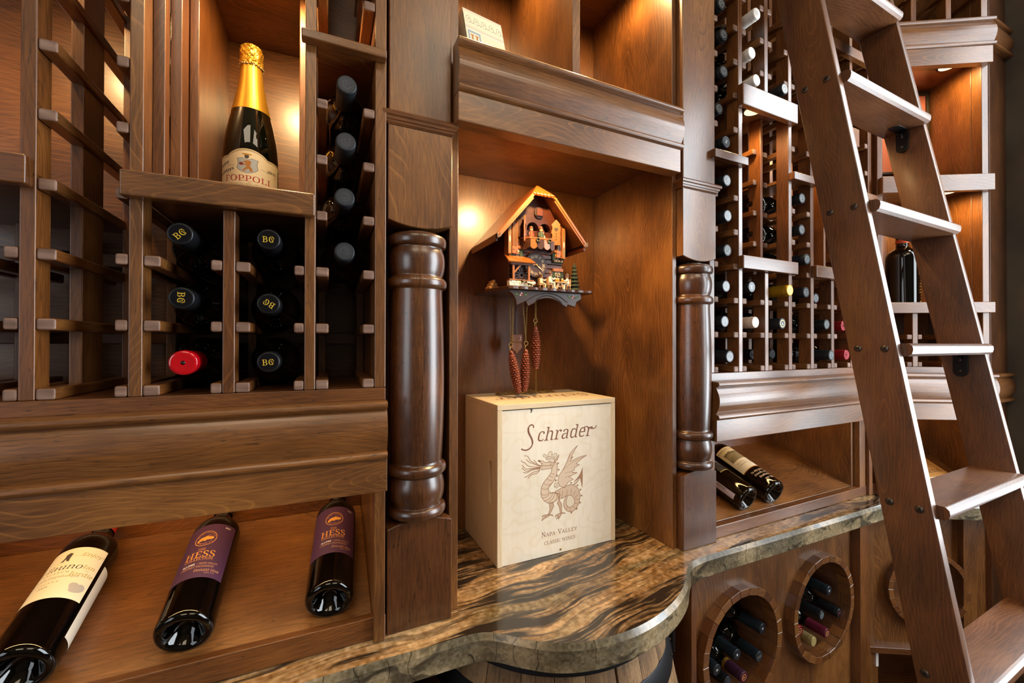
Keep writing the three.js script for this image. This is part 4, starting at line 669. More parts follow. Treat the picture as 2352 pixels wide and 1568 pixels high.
// ------- the tall right rack
const ord = ['first', 'second', 'third', 'fourth', 'fifth', 'sixth', 'seventh', 'eighth', 'ninth', 'tenth', 'eleventh'];
const C0 = 0.0625, C1 = 0.170, C2 = 0.2755, C3 = 0.380, C4 = 0.4847, C5 = 0.59;
const colA = [[2.3186, -0.012, 'foil'], [2.2353, -0.006, 'foil'], [2.1408, -0.006, 'foil'], [2.0524, -0.02, 'foil'], [1.9565, 0, 'E'], [1.8573, 0.002, 'ring'], [1.7664, 0.004, 'ring'], [1.6790, 0.003, 'ring'], [1.5880, -0.001, 'ring'], [1.4985, -0.005, 'ring'], [1.4095, 0.009, 'ring']];
colA.forEach(([y, z, k], i) => {
  const lab = k === 'foil' ? 'dark green bottle with printed silver top' : k === 'E' ? 'dark bottle with white letter on its cap' : 'dark bottle with silver-ringed cap';
  const t = bottle(lab + ', ' + (i === 10 ? 'lowest' : ord[i] + ' from the top') + ' by the right column', k === 'foil' ? { glass: M.glassGreen, cap: CAP.charcoal, capLen: 0.016, print: printRing, group: 'bottles beside the right column' } : { cap: CAP.blue, print: k === 'E' ? printE : printRing, group: 'bottles beside the right column', label: { mat: paper([0xcbb9a0, 0x26303c, 0xc8b296][i % 3]), y0: 0.06, y1: 0.15, ang: 2.6, at: 0.4 } });
  inRack(t, FR, C0, y, z, i * 0.7);
});
[[2.3150, 0.010, 'topmost'], [2.2196, -0.004, 'second'], [2.1390, 0.009, 'third']].forEach(([y, z, w], i) => inRack(bottle('bottle with white capsule above the glowing shelf, ' + w + ' down', { cap: CAP.white, print: printWhite, group: 'white-capped bottles above the glowing shelf' }), FR, C1, y, z));
inRack(bottle('dark bottle with gold-rimmed cap just above the glowing shelf rail', { cap: CAP.charcoal, print: printGold }), FR, C2, 2.139, 0.018);
inRack(bottle('dark bottle with a white letter on its cap in the low bins under the display rail', { cap: CAP.blue, print: printE }), FR, C1, 1.5935, -0.006, 0.1);
inRack(bottle('bottle with cream capsule in the low bins, left of the gold-rimmed cap', { cap: CAP.cream, print: printWhite }), FR, C1, 1.4985, 0.004);
inRack(bottle('bottle with shiny yellow gold capsule sticking out under the display rail', { cap: CAP.gold, print: printYellow, label: { mat: paper(0x1b1b20), y0: 0.06, y1: 0.15, ang: 2.6 } }), FR, C2, 1.5865, 0.030);
inRack(bottle('dark bottle with gold-rimmed cap under the yellow gold capsule', { cap: CAP.charcoal, print: printGold }), FR, C2, 1.4975, 0.010);
inRack(bottle('recessed bottle with blue label lowest row, second column from the turned column', { cap: CAP.black, glass: M.glassBrown, label: { mat: paper(0x142a52), y0: 0.04, y1: 0.17, ang: 6.0 } }), FR, C1, 1.4105, -0.06);
inRack(bottle('recessed bottle with blue label lowest row, third column from the turned column', { cap: CAP.black, glass: M.glassBrown, label: { mat: paper(0x142a52), y0: 0.04, y1: 0.17, ang: 6.0 } }), FR, C2, 1.4105, -0.075);
[[1.8655, 0.003], [1.7755, 0.002], [1.6885, 0.016], [1.5945, 0.013]].forEach(([y, z], i) => inRack(bottle('silver-ringed bottle in the narrow column left of the ladder, ' + ord[i] + ' down', { cap: CAP.blue, print: printRing, group: 'bottles in the narrow column left of the ladder', label: { mat: paper([0x2a2622, 0xc4b090, 0xb79f7c, 0x30343a][i]), y0: 0.05, y1: 0.15, ang: 3.0, at: -0.4 } }), FR, C3, y - 0.006, z, i));
[[1.4985, 'second lowest'], [1.4105, 'lowest']].forEach(([y, w]) => inRack(bottle('recessed dark bottle, ' + w + ' row of the narrow column by the ladder', { cap: CAP.black, print: printGrey }), FR, C3, y, -0.085));
[[1.5800, -0.018, 'upper'], [1.4995, 0.011, 'middle'], [1.4085, 0.023, 'lowest']].forEach(([y, z, w]) => inRack(bottle('dark bottle with silver-ringed cap, ' + w + ' of three just left of the ladder', { cap: CAP.blue, print: printRing, group: 'three bottles just left of the ladder' }), FR, C4, y, z));
[[1.5870, -0.03, 'upper'], [1.4975, 0.003, 'middle'], [1.4085, 0.011, 'lowest']].forEach(([y, z, w]) => inRack(bottle('bottle with dark red capsule half hidden by the ladder, ' + w + ' of three', { cap: CAP.crimson, group: 'red-capped bottles behind the ladder' }), FR, C5, y, z));
// bottles lying deep behind the display compartment
[[1.7635, 'lowest'], [1.852, 'middle'], [1.9405, 'upper']].slice(0, 2).forEach(([y, w]) => { const t = bottle('dark bottle lying deep in the lit compartment, ' + w + ' one behind the inner post', { glass: M.glassBrown, hi: true, cap: CAP.black }); lay(t, FR, [0.3015, y, -0.01 - 0.06], [0, 0, -1]); t.scale.setScalar(0.80); });

// ------- round holders below the counter: tip of the neck and centre of the base in the cabinet's frame
function inRing(label, o, tip, base, z = -0.02) { const t = bottle(label, o); t.scale.setScalar(0.98); return lay(t, FR, [base[0], base[1], z - 0.292], [tip[0] - base[0], tip[1] - base[1], 0.292], tip[0] * 30); }
const capD = { cap: CAP.blue, print: printD };
inRing('dark bottle with small white mark on its cap, highest in the near round holder', capD, [0.2326, 0.6597], [0.200, 0.674]);
inRing('dark white-marked bottle in the middle of the near round holder', capD, [0.1249, 0.6234], [0.120, 0.6255]);
inRing('dark bottle with small white mark on its cap, leftmost in the near round holder', capD, [0.0486, 0.6086], [0.037, 0.627]);
inRing('dark bottle with tan lettering on its cap, right in the near round holder', { cap: CAP.blue, print: printWords }, [0.2149, 0.5898], [0.213, 0.600]);
inRing('bottle with purple capsule and gold band, low in the near round holder', { cap: CAP.purple, print: printCrest, band: foil(0xa5752a, 0.4, 0.4) }, [0.1516, 0.5555], [0.156, 0.5535]);
inRing('black-capped bottle, lowest in the near round holder, left of the purple capsule', { cap: CAP.black, print: printGrey }, [0.0885, 0.5645], [0.0815, 0.563]);
inRing('dark bottle with small white mark on its cap, highest in the far round holder', capD, [0.5491, 0.6836], [0.535, 0.692]);
inRing('dark bottle with ridged screw cap and red end, right in the far round holder', { cap: CAP.black, print: print('#1a1416', (x) => { x.strokeStyle = '#b8404a'; x.lineWidth = 9; x.beginPath(); x.moveTo(-14, 30); x.lineTo(-4, -6); x.arc(8, -14, 14, 2.6, 7.6); x.stroke(); }) }, [0.6060, 0.5990], [0.588, 0.622]);
inRing('dark bottle with silver-foil cap end, centre of the far round holder', { cap: CAP.black, print: printRing }, [0.5098, 0.6194], [0.497, 0.6285]);
inRing('bottle with long burgundy red capsule and gold crest in the far round holder', { cap: CAP.burgundy, print: printCrest }, [0.5367, 0.5570], [0.535, 0.5635]);
inRing('bottle with red cap end at the left edge of the far round holder', { cap: CAP.crimson, print: printCrest }, [0.3985, 0.6053], [0.406, 0.611]);
inRing('bottle with tan capsule, lowest in the far round holder', { cap: CAP.tan, print: printTan }, [0.4678, 0.5526], [0.4605, 0.562]);
// large black bottle in the corner rack
const goldPrint = canvasTex(512, 640, (x, W, H) => { x.clearRect(0, 0, W, H); x.fillStyle = '#c8a25a'; x.textAlign = 'center'; x.beginPath(); x.arc(256, 110, 42, 0, 7); x.fill(); x.fillStyle = '#7a3d22'; x.beginPath(); x.arc(256, 110, 24, 0, 7); x.fill(); x.fillStyle = '#c8a25a'; x.font = '34px serif'; x.fillText('RESERVE CELLARS', 256, 200); x.font = 'italic 30px serif'; for (let i = 0; i < 8; i++) x.fillText(['in every glass', 'a story waits', 'of sun and stone', 'and patient years', 'poured with care', 'among old friends', 'long after', 'the harvest'][i], 256, 262 + i * 42); x.fillRect(150, 588, 212, 44); });
lay(bottle('large black bottle with gold lettering and orange neck ring in the lit corner rack', { shape: 'large', hi: true, cap: CAP.black, capLen: 0.030, band: null, label: { mat: std({ map: goldPrint, alphaTest: 0.4, metalness: 0.5, roughness: 0.4 }), y0: 0.006, y1: 0.155, ang: 2.0, at: 0.45 } }), FA, [0.0525, 1.5686, -0.10], [0, 1, 0], 0);
{ const b = scene.children.at(-1), g = lathe([[0.0176, 0.2185], [0.0186, 0.2195], [0.0186, 0.2305], [0.0176, 0.2315]], 24); part('neck_ring', g, phy({ color: 0xb0401c, roughness: 0.35 }), b, 'orange red neck ring'); }
// ---------------------------------------------------------------- wooden wine box in the niche
const BW = 0.322, BH = 0.356, PX = 3;
function inkText(x, t, mmx, mmy, font, o = {}) { x.save(); x.translate(mmx * PX, (BH * 1000 - mmy) * PX); if (o.sx) x.scale(o.sx, 1); x.font = font; x.textAlign = o.align ?? 'left'; x.fillText(t, 0, 0); x.restore(); }
const boxFrontTex = canvasTex(966, 1068, (x, W, H) => {
  const im = x.createImageData(W, H);
  for (let j = 0; j < H; j++) for (let i = 0; i < W; i++) { const u = i / W, v = j / H, w1 = fbm(u * 2.2 + 3, v * 3, 64, 64, 4), rg = Math.abs(((w1 * 9 + v * 0.6) % 1) - 0.5) * 2, ln = sstep(0.55, 1, rg) * 0.3, n = fbm(u * 60, v * 6, 512, 64, 3) - 0.5, c = fbm(u * 3 + 9, v * 3, 64, 64, 3) - 0.5, k = (j * W + i) * 4; im.data[k] = clamp(240 + n * 8 + c * 12 - ln * 14, 0, 255); im.data[k + 1] = clamp(228 + n * 9 + c * 14 - ln * 22, 0, 255); im.data[k + 2] = clamp(206 + n * 10 + c * 18 - ln * 32, 0, 255); im.data[k + 3] = 255; }
  x.putImageData(im, 0, 0);
  const ink = '#7d4f30', soft = '#a97a56', pale = 'rgba(169,122,86,0.55)';
  x.fillStyle = ink; x.strokeStyle = ink; x.lineCap = 'round'; x.lineJoin = 'round';
  // name: tall italic letters
  x.save(); x.setTransform(PX, 0, 0, -PX, 0, H);
  const cap = [[90.5, 300], [93.2, 307], [88, 309.5], [79, 304], [76, 294], [80, 284], [86, 276], [88.5, 266], [83, 255], [70, 249], [60.5, 252], [60, 258]];
  x.lineWidth = 3.0; x.beginPath(); x.moveTo(...cap[0]); x.bezierCurveTo(90, 310, 77, 308, 76, 294); x.bezierCurveTo(76, 284, 88, 276, 87.5, 264); x.bezierCurveTo(86, 251, 70, 246, 60, 253.5); x.stroke(); x.lineWidth = 4.4; x.beginPath(); x.moveTo(77, 299); x.bezierCurveTo(75.5, 284, 88, 278, 87.6, 264); x.stroke();
  x.restore();
  x.fillStyle = ink; inkText(x, 'chrader', 97, 266.5, 'italic ' + Math.round(37 * PX * 1.12) + 'px serif', { sx: 0.98 });
  x.save(); x.setTransform(PX, 0, 0, -PX, 0, H); x.lineWidth = 2.2; x.beginPath(); x.moveTo(228, 288); x.bezierCurveTo(236, 294, 243, 286, 251, 284); x.bezierCurveTo(258, 282.5, 264, 285, 264.5, 290); x.stroke(); x.restore();
  inkText(x, 'N', 110.5, 45, Math.round(16 * PX) + 'px serif'); inkText(x, 'APA', 122.5, 45, Math.round(11.5 * PX) + 'px serif', { sx: 1.1 }); inkText(x, 'V', 155, 45, Math.round(16 * PX) + 'px serif'); inkText(x, 'ALLEY', 165.5, 45, Math.round(11.5 * PX) + 'px serif', { sx: 1.16 });
  inkText(x, 'CLASSIC WINES', 118, 26, Math.round(11 * PX) + 'px serif', { sx: 1.02 });
  // the crowned, fire-breathing beast, drawn in the engraver's units
  x.setTransform(PX * 0.1506, PX * 0.0209, 0, PX * 0.1293, PX * 49.08, PX * (BH * 1000 - 269.75));
  const P = (d, w, f, s) => { const q = new Path2D(d); if (f) { x.fillStyle = f; x.fill(q); } if (s !== null) { x.lineWidth = w; x.strokeStyle = s ?? ink; x.stroke(q); } };
  // tail loop, body, neck
  P('M650 860 C760 800 900 700 1000 740 C1090 780 1120 880 1115 960 C1105 1090 1040 1230 930 1230 C830 1220 800 1120 812 1050 C825 990 845 960 860 930 L790 980 L730 990 Z', 8, 'rgba(190,150,116,0.55)');
  P('M880 935 C950 900 1010 970 1015 1040 C1010 1110 960 1150 915 1145 C860 1130 850 1080 860 1020 Z', 7, 'rgba(226,211,184,1)');
  P('M640 320 C700 340 700 420 680 540 C660 640 600 700 545 760 C520 800 530 850 560 870 C640 900 720 860 750 930 C700 1010 620 1070 520 1060 C440 1020 395 950 400 860 C405 760 440 700 500 630 C560 560 590 520 595 440 C590 400 600 360 640 320 Z', 8, 'rgba(214,184,152,0.6)');
  P('M690 330 C715 420 690 560 640 640 C590 720 560 740 540 790 L640 660 C680 580 700 480 700 400 Z', 4, soft, null);
  for (const d of ['M585 530 L640 545', 'M555 570 C590 600 610 600 615 590', 'M512 630 C550 660 585 660 600 655', 'M450 705 C490 740 530 745 560 720', 'M412 795 C460 825 500 815 530 795', 'M402 880 C420 940 510 920 535 880', 'M415 960 C470 980 530 940 550 880', 'M455 1030 C540 1010 600 950 610 880', 'M520 1055 C600 1020 640 950 650 880', 'M620 1060 C680 1010 700 960 680 900', 'M735 850 L725 985', 'M790 840 L780 975', 'M870 830 L870 930', 'M950 815 L945 920', 'M1025 850 L985 930', 'M1075 920 L1010 975', 'M1095 1000 L1020 1010', 'M1075 1090 L1005 1070', 'M1020 1170 L965 1120', 'M935 1215 L920 1145', 'M860 1190 L880 1120']) P(d, 8, null, soft);
  for (const [a, b] of [[720, 345], [730, 462], [705, 570], [680, 655], [960, 700], [1080, 745], [1135, 825], [1155, 935], [1130, 1065], [1065, 1175], [965, 1245]]) P(`M${a - 26} ${b - 16} L${a + 8} ${b - 6} L${a - 22} ${b + 22} Z`, 4, soft);
  P('M560 905 C580 870 640 850 700 900 M690 900 C740 980 735 1000 730 1010', 6);
  // wing and tail dart
  P('M740 760 C700 690 690 620 740 540 C790 470 830 400 860 330 C890 250 920 170 935 150 C980 90 1030 40 1070 5 C1020 80 970 170 940 250 L985 210 L930 300 C1000 280 1100 200 1245 182 C1170 220 1100 290 1040 350 L1105 360 L1000 430 L1015 460 L960 480 L975 510 L1065 510 L960 560 L905 590 L990 632 L900 680 L850 740 L830 790 Z', 7, 'rgba(206,172,138,0.55)');
  P('M830 440 C900 360 1000 300 1245 182 M840 530 C880 480 960 500 1065 510 M830 610 C880 560 950 600 960 560 M860 330 C840 400 815 440 800 470 M935 150 L880 340', 6, null, soft);
  P('M1165 415 C1160 500 1170 640 1155 775 C1140 700 1130 640 1115 600 L990 690 C1060 620 1120 560 1165 415 Z', 5, soft); P('M1110 600 C1080 660 1040 700 985 730 M1090 640 C1060 690 1020 720 1000 735', 7);
  P('M640 720 C640 690 700 680 735 740 C720 790 650 800 640 770 Z', 6, 'rgba(226,211,184,1)'); P('M640 770 C700 760 690 740 690 722', 6);
  // legs and claws
  P('M545 1060 C555 1120 565 1150 556 1190 C545 1230 530 1260 520 1280 L550 1275 C580 1220 610 1170 632 1110 L615 1060 Z', 7, pale); P('M690 1070 C720 1110 735 1150 740 1190 L745 1250 L772 1250 C770 1190 775 1120 772 1080 C750 1050 735 1030 725 990 Z', 7, pale);
  P('M540 1270 C480 1260 430 1275 418 1310 C450 1290 480 1290 500 1300 C450 1310 415 1340 418 1376 C440 1345 480 1330 520 1310 C560 1270 590 1280 615 1300 C610 1262 570 1262 540 1270 Z', 6, pale); P('M760 1250 C700 1255 655 1280 655 1315 C680 1290 700 1290 715 1300 C690 1320 675 1340 680 1355 C700 1330 715 1330 722 1310 L712 1360 C740 1330 755 1290 775 1260 C800 1250 820 1250 840 1262 C830 1236 790 1236 760 1250 Z', 6, pale);
  // head, crown, fire
  P('M350 315 C365 285 395 300 400 320 C430 285 450 320 460 330 L520 335 C530 310 560 300 600 320 L640 330 C640 380 610 400 590 440 L480 455 L412 470 L420 400 L405 350 C395 330 370 330 350 315 Z', 7, 'rgba(214,184,152,0.7)'); P('M410 395 C450 390 520 400 590 385 M405 350 L440 365 M540 320 C560 340 590 330 600 350 M560 372 C575 382 585 372 580 360', 7); P('M350 315 C360 285 392 292 396 322 Z', 4, ink);
  P('M485 250 L440 230 C440 180 480 170 490 210 L530 225 C520 180 540 140 570 135 C610 140 605 180 590 205 L630 185 C650 150 690 160 685 200 L640 235 L635 275 L500 290 Z', 6, 'rgba(226,211,184,0.9)'); P('M485 252 C530 225 600 225 640 235 M495 272 C540 255 600 250 636 255', 6); P('M630 300 C660 250 700 230 720 190 C715 250 690 300 660 320 Z', 6, pale);
  for (const d of ['M410 395 C340 380 300 360 250 330 C210 310 190 260 180 245 C170 230 140 225 120 230', 'M400 400 C330 400 290 370 240 350 C190 340 170 310 150 290', 'M400 410 C320 440 260 410 200 410 C150 400 140 350 110 340 C80 350 75 330 65 310', 'M395 415 C330 440 260 450 200 450 C150 480 120 440 100 420 C90 400 85 400 82 395', 'M395 425 C330 460 240 440 190 490 C150 510 110 480 80 440', 'M390 430 C330 480 300 450 240 480 C200 490 180 540 100 520', 'M390 440 C360 500 320 500 270 510 C220 540 190 580 120 605', 'M390 440 C360 540 310 540 260 545 C230 560 190 600 180 620', 'M360 400 C320 340 300 320 280 300']) { P(d, 11, null, soft); P(d, 4, null, ink); }
  x.setTransform(1, 0, 0, 1, 0, 0);
  x.fillStyle = 'rgba(30,26,22,0.85)'; for (const [a, b, r] of [[84, 342, 2.4], [85, 339, 3], [83.6, 335, 1.8]]) { x.beginPath(); x.ellipse(a * PX, (BH * 1000 - b) * PX, r * PX * 0.75, r * PX, 0, 0, 7); x.fill(); }
});
const boxTopTex = canvasTex(966, 654, (x, W, H) => {
  const im = x.createImageData(W, H); for (let j = 0; j < H; j++) for (let i = 0; i < W; i++) { const u = i / W, v = j / H, n = fbm(u * 6, v * 50, 64, 512, 3) - 0.5, c = fbm(u * 3, v * 5, 64, 64, 3) - 0.5, k = (j * W + i) * 4; im.data[k] = 224 + n * 26 + c * 24; im.data[k + 1] = 203 + n * 28 + c * 28; im.data[k + 2] = 166 + n * 30 + c * 34; im.data[k + 3] = 255; } x.putImageData(im, 0, 0);
  x.translate(W / 2 + 40, H * 0.52); x.rotate(Math.PI); x.fillStyle = '#7d4f30'; x.textAlign = 'center'; x.font = 'italic 190px serif'; x.fillText('Schrader', 0, 40);
});
{
  const T = thing('wine_crate', 'pale wooden wine crate printed with a crowned dragon, standing on the granite', 'wine crate', F0, [0.523, 0.95, -0.2375]);
  const x0 = 0.362, x1 = 0.684, y0 = 0.9502, y1 = 1.3062, z0 = -0.3445, z1 = -0.128, t = 0.012;
  const W = (n, g, m = M.pine) => part(n, g, m, T);
  const hole = [...Array(28)].map((_, i) => { const a = i / 28 * 6.2832, s = Math.sin(a), c = Math.cos(a); return [0.1685 + c * 0.008, 1.126 + s * 0.008 + Math.sign(s) * 0.04]; });
  const side = (xa, cut) => { const g = slabZ([[-z1, y0], [-z0, y0], [-z0, y1 - 0.0125], [-z1, y1 - 0.0125]], 0, t, 0.0006, 'y', cut ? [hole] : []); g.rotateY(Math.PI / 2); g.translate(xa, 0, 0); return woodUV(g, 'y'); };
  W('side_board', side(x0, true)); W('side_board', side(x1 - t, false));
  const dark = std({ color: 0xb08a58, roughness: 0.8 }); W('handle_recess', plainBox(x0 + 0.008, x0 + 0.0118, 1.075, 1.178, -0.18, -0.157), dark);
  W('back_board', bx(x0 + t, x1 - t, y0, y1 - 0.0125, z0, z0 + 0.010, 'x')); W('bottom_board', bx(x0 + t, x1 - t, y0, y0 + 0.010, z0 + 0.01, z1 - 0.004, 'x'));
  W('top_board', bx(x0, x1, y1 - 0.0125, y1, z0, z1, 'x', 0.0012));
  const tp = new THREE.PlaneGeometry(BW - 0.003, z1 - z0 - 0.003); tp.rotateX(-Math.PI / 2); tp.translate((x0 + x1) / 2, y1 + 0.0002, (z0 + z1) / 2); W('top_print', tp, std({ map: boxTopTex, roughness: 0.6 }));
  const fp = plainBox(x0 + 0.0062, x1 - 0.0065, y0 + 0.0005, y1 - 0.0145, z1 - 0.008, z1 - 0.0012), p = fp.attributes.position, uv = fp.attributes.uv; for (let i = 0; i < uv.count; i++) uv.setXY(i, (p.getX(i) - x0) / BW, (p.getY(i) - y0) / BH);
  W('front_panel', fp, std({ map: boxFrontTex, roughness: 0.55 }));
  const nail = new THREE.CylinderGeometry(0.0024, 0.0024, 0.001, 14); nail.rotateX(Math.PI / 2); nail.translate(x0 + 0.1622, y0 + 0.0078, z1 - 0.001); W('nail', nail, M.brass);
}

// ---------------------------------------------------------------- little HOME block in the cubby
const homeTex = canvasTex(768, 768, (x, W, H) => {
  x.fillStyle = '#e3d6b4'; x.fillRect(0, 0, W, H); x.fillStyle = '#cfc4ac'; x.fillRect(0, 0, W, 40); x.fillRect(0, 262, W, 44); x.fillStyle = '#efe6cc'; x.fillRect(0, 306, W, 12);
  x.strokeStyle = '#a39a84'; x.lineWidth = 12; for (let i = 0; i < 5; i++) { const a = 90 + i * 150; x.beginPath(); x.arc(a, 150, 52, 0.5, 5.6); x.stroke(); x.beginPath(); x.arc(a + 14, 158, 24, 2.6, 7.6); x.stroke(); x.beginPath(); x.moveTo(a + 50, 180); x.quadraticCurveTo(a + 86, 230, a + 110, 140); x.stroke(); } x.strokeStyle = '#f2ead2'; x.lineWidth = 5; for (let i = 0; i < 5; i++) { const a = 86 + i * 150; x.beginPath(); x.arc(a, 144, 52, 0.5, 5.6); x.stroke(); }
  x.strokeStyle = '#8ea0ad'; x.lineWidth = 26; x.strokeRect(48, 346, 216, 250); x.strokeStyle = '#b9b8a8'; x.lineWidth = 8; x.strokeRect(66, 364, 180, 214);
  x.fillStyle = '#b4713a'; x.font = 'bold 236px serif'; x.textAlign = 'left'; x.fillText('H', 70, 556, 172); x.font = 'bold 184px serif'; x.fillText('OME', 282, 606, 460); x.strokeStyle = 'rgba(110,98,84,.5)'; x.lineWidth = 5; x.strokeText('OME', 286, 610, 460);
  x.fillStyle = '#b3a07a'; x.font = '40px serif'; x.fillText('IS WHERE YOUR', 300, 668); x.fillText('STORY BEGINS', 320, 720); x.strokeStyle = '#b9936a'; x.lineWidth = 6; for (let i = 0; i < 4; i++) { x.beginPath(); x.arc(130 + (i % 2) * 50, 640 + i * 26, 26, i, i + 4); x.stroke(); }
});
{
  const T = thing('decor_block', 'cream carved decorative block reading HOME in the cubby above the niche', 'decoration', F0, [0.30, 1.976, -0.07]);
  const w = 0.088, h = 0.1215, d = 0.042, side = [[0, 0], [d, 0], [d, 0.060], [d + 0.004, 0.066], [d + 0.003, 0.072], [d - 0.001, 0.074], [d, 0.106], [d + 0.005, 0.110], [d + 0.004, h], [-0.002, h], [-0.003, 0.110], [0, 0.106], [0, 0.074], [-0.002, 0.070], [0, 0.062]];
  const stone = std({ color: 0xcfc3a4, roughness: 0.85, bumpMap: leadTex, bumpScale: 0.0006 });
  let g = sweepX(side.map(([z, y]) => [z - d, y]), 0, w, 'x', 0.5);
  const fg = new THREE.PlaneGeometry(w - 0.001, h - 0.001, 1, 1); fg.translate(w / 2, h / 2, 0.0052);
  const place = (q) => { q.translate(0, 0, -0.0055); q.rotateX(-0.281); q.rotateY(0.133); q.translate(0.2598, 1.9768, -0.0207); return q; };
  part('block_body', place(g), stone, T); part('front_face', place(fg), std({ map: homeTex, roughness: 0.8 }), T);
}

// ---------------------------------------------------------------- things in the corner rack
{
  const T = thing('picture', 'small salmon pink picture in a dark metal frame in the corner rack', 'picture', FA, [0.15, 2.2, -0.18]);
  const x0 = 0.04, x1 = 0.2085, y0 = 2.06, y1 = 2.352, z = -0.19, b = 0.009;
  for (const [a, c, e, f] of [[x0, x1, y1 - b, y1], [x0, x1, y0, y0 + b], [x0, x0 + b, y0, y1], [x1 - b, x1, y0, y1]]) part('frame_bar', bx(a, c, e, f, z - 0.002, z + 0.010, c - a > f - e ? 'x' : 'y'), std({ color: 0x3c352a, metalness: 0.5, roughness: 0.5 }), T);
  part('picture_sheet', plainBox(x0 + b, x1 - b, y0 + b, y1 - b, z, z + 0.003), std({ color: 0xc9765c, roughness: 0.7 }), T);
}
{
  const tex = canvasTex(512, 384, (x, W, H) => { x.fillStyle = '#c08a48'; x.fillRect(0, 0, W, H); x.strokeStyle = '#8f5f2a'; x.lineWidth = 2; for (let i = 0; i < 9; i++) { x.beginPath(); x.moveTo(0, 60 + i * 36); x.quadraticCurveTo(250, 52 + i * 38, 512, 66 + i * 35); x.stroke(); } x.fillStyle = '#5c3a18'; x.font = 'italic 60px serif'; x.fillText('2006', 150, 110); x.font = 'bold 64px serif'; x.save(); x.translate(90, 340); x.rotate(-0.06); x.fillText('ST. HELENA', 0, 0); x.restore(); });
  const T = thing('wooden_lid', 'tan wooden box lid with dark lettering lying in the corner rack bin', 'box lid', FA, [0.09, 1.0, -0.1]);
  const g = bx(-0.085, 0.085, 0, 0.010, -0.065, 0.065, 'x'), f = new THREE.PlaneGeometry(0.166, 0.126); f.rotateX(-Math.PI / 2); f.translate(0, 0.0103, 0);
  for (const q of [g, f]) { q.rotateY(0.15); q.rotateX(0.40); q.translate(0.075, 1.0175, -0.105); }
  part('lid_board', g, M.pine, T); part('lid_print', f, std({ map: tex, roughness: 0.6 }), T);
}
{
  const T = thing('paper_label', 'white printed paper card at the bottom of the corner cabinet shelf', 'card', FA, [-0.08, 0.4, -0.02]);
  const tex = canvasTex(256, 160, (x, W, H) => { x.fillStyle = '#e9e6e0'; x.fillRect(0, 0, W, H); x.fillStyle = '#9a4038'; for (let i = 0; i < 6; i++) x.fillRect(24, 30 + i * 20, 180 - (i * 37) % 70, 6); });
  const g = plainBox(-0.138, -0.085, 0.385, 0.43, -0.028, -0.024); part('card_sheet', g, std({ map: tex, roughness: 0.8 }), T);
}
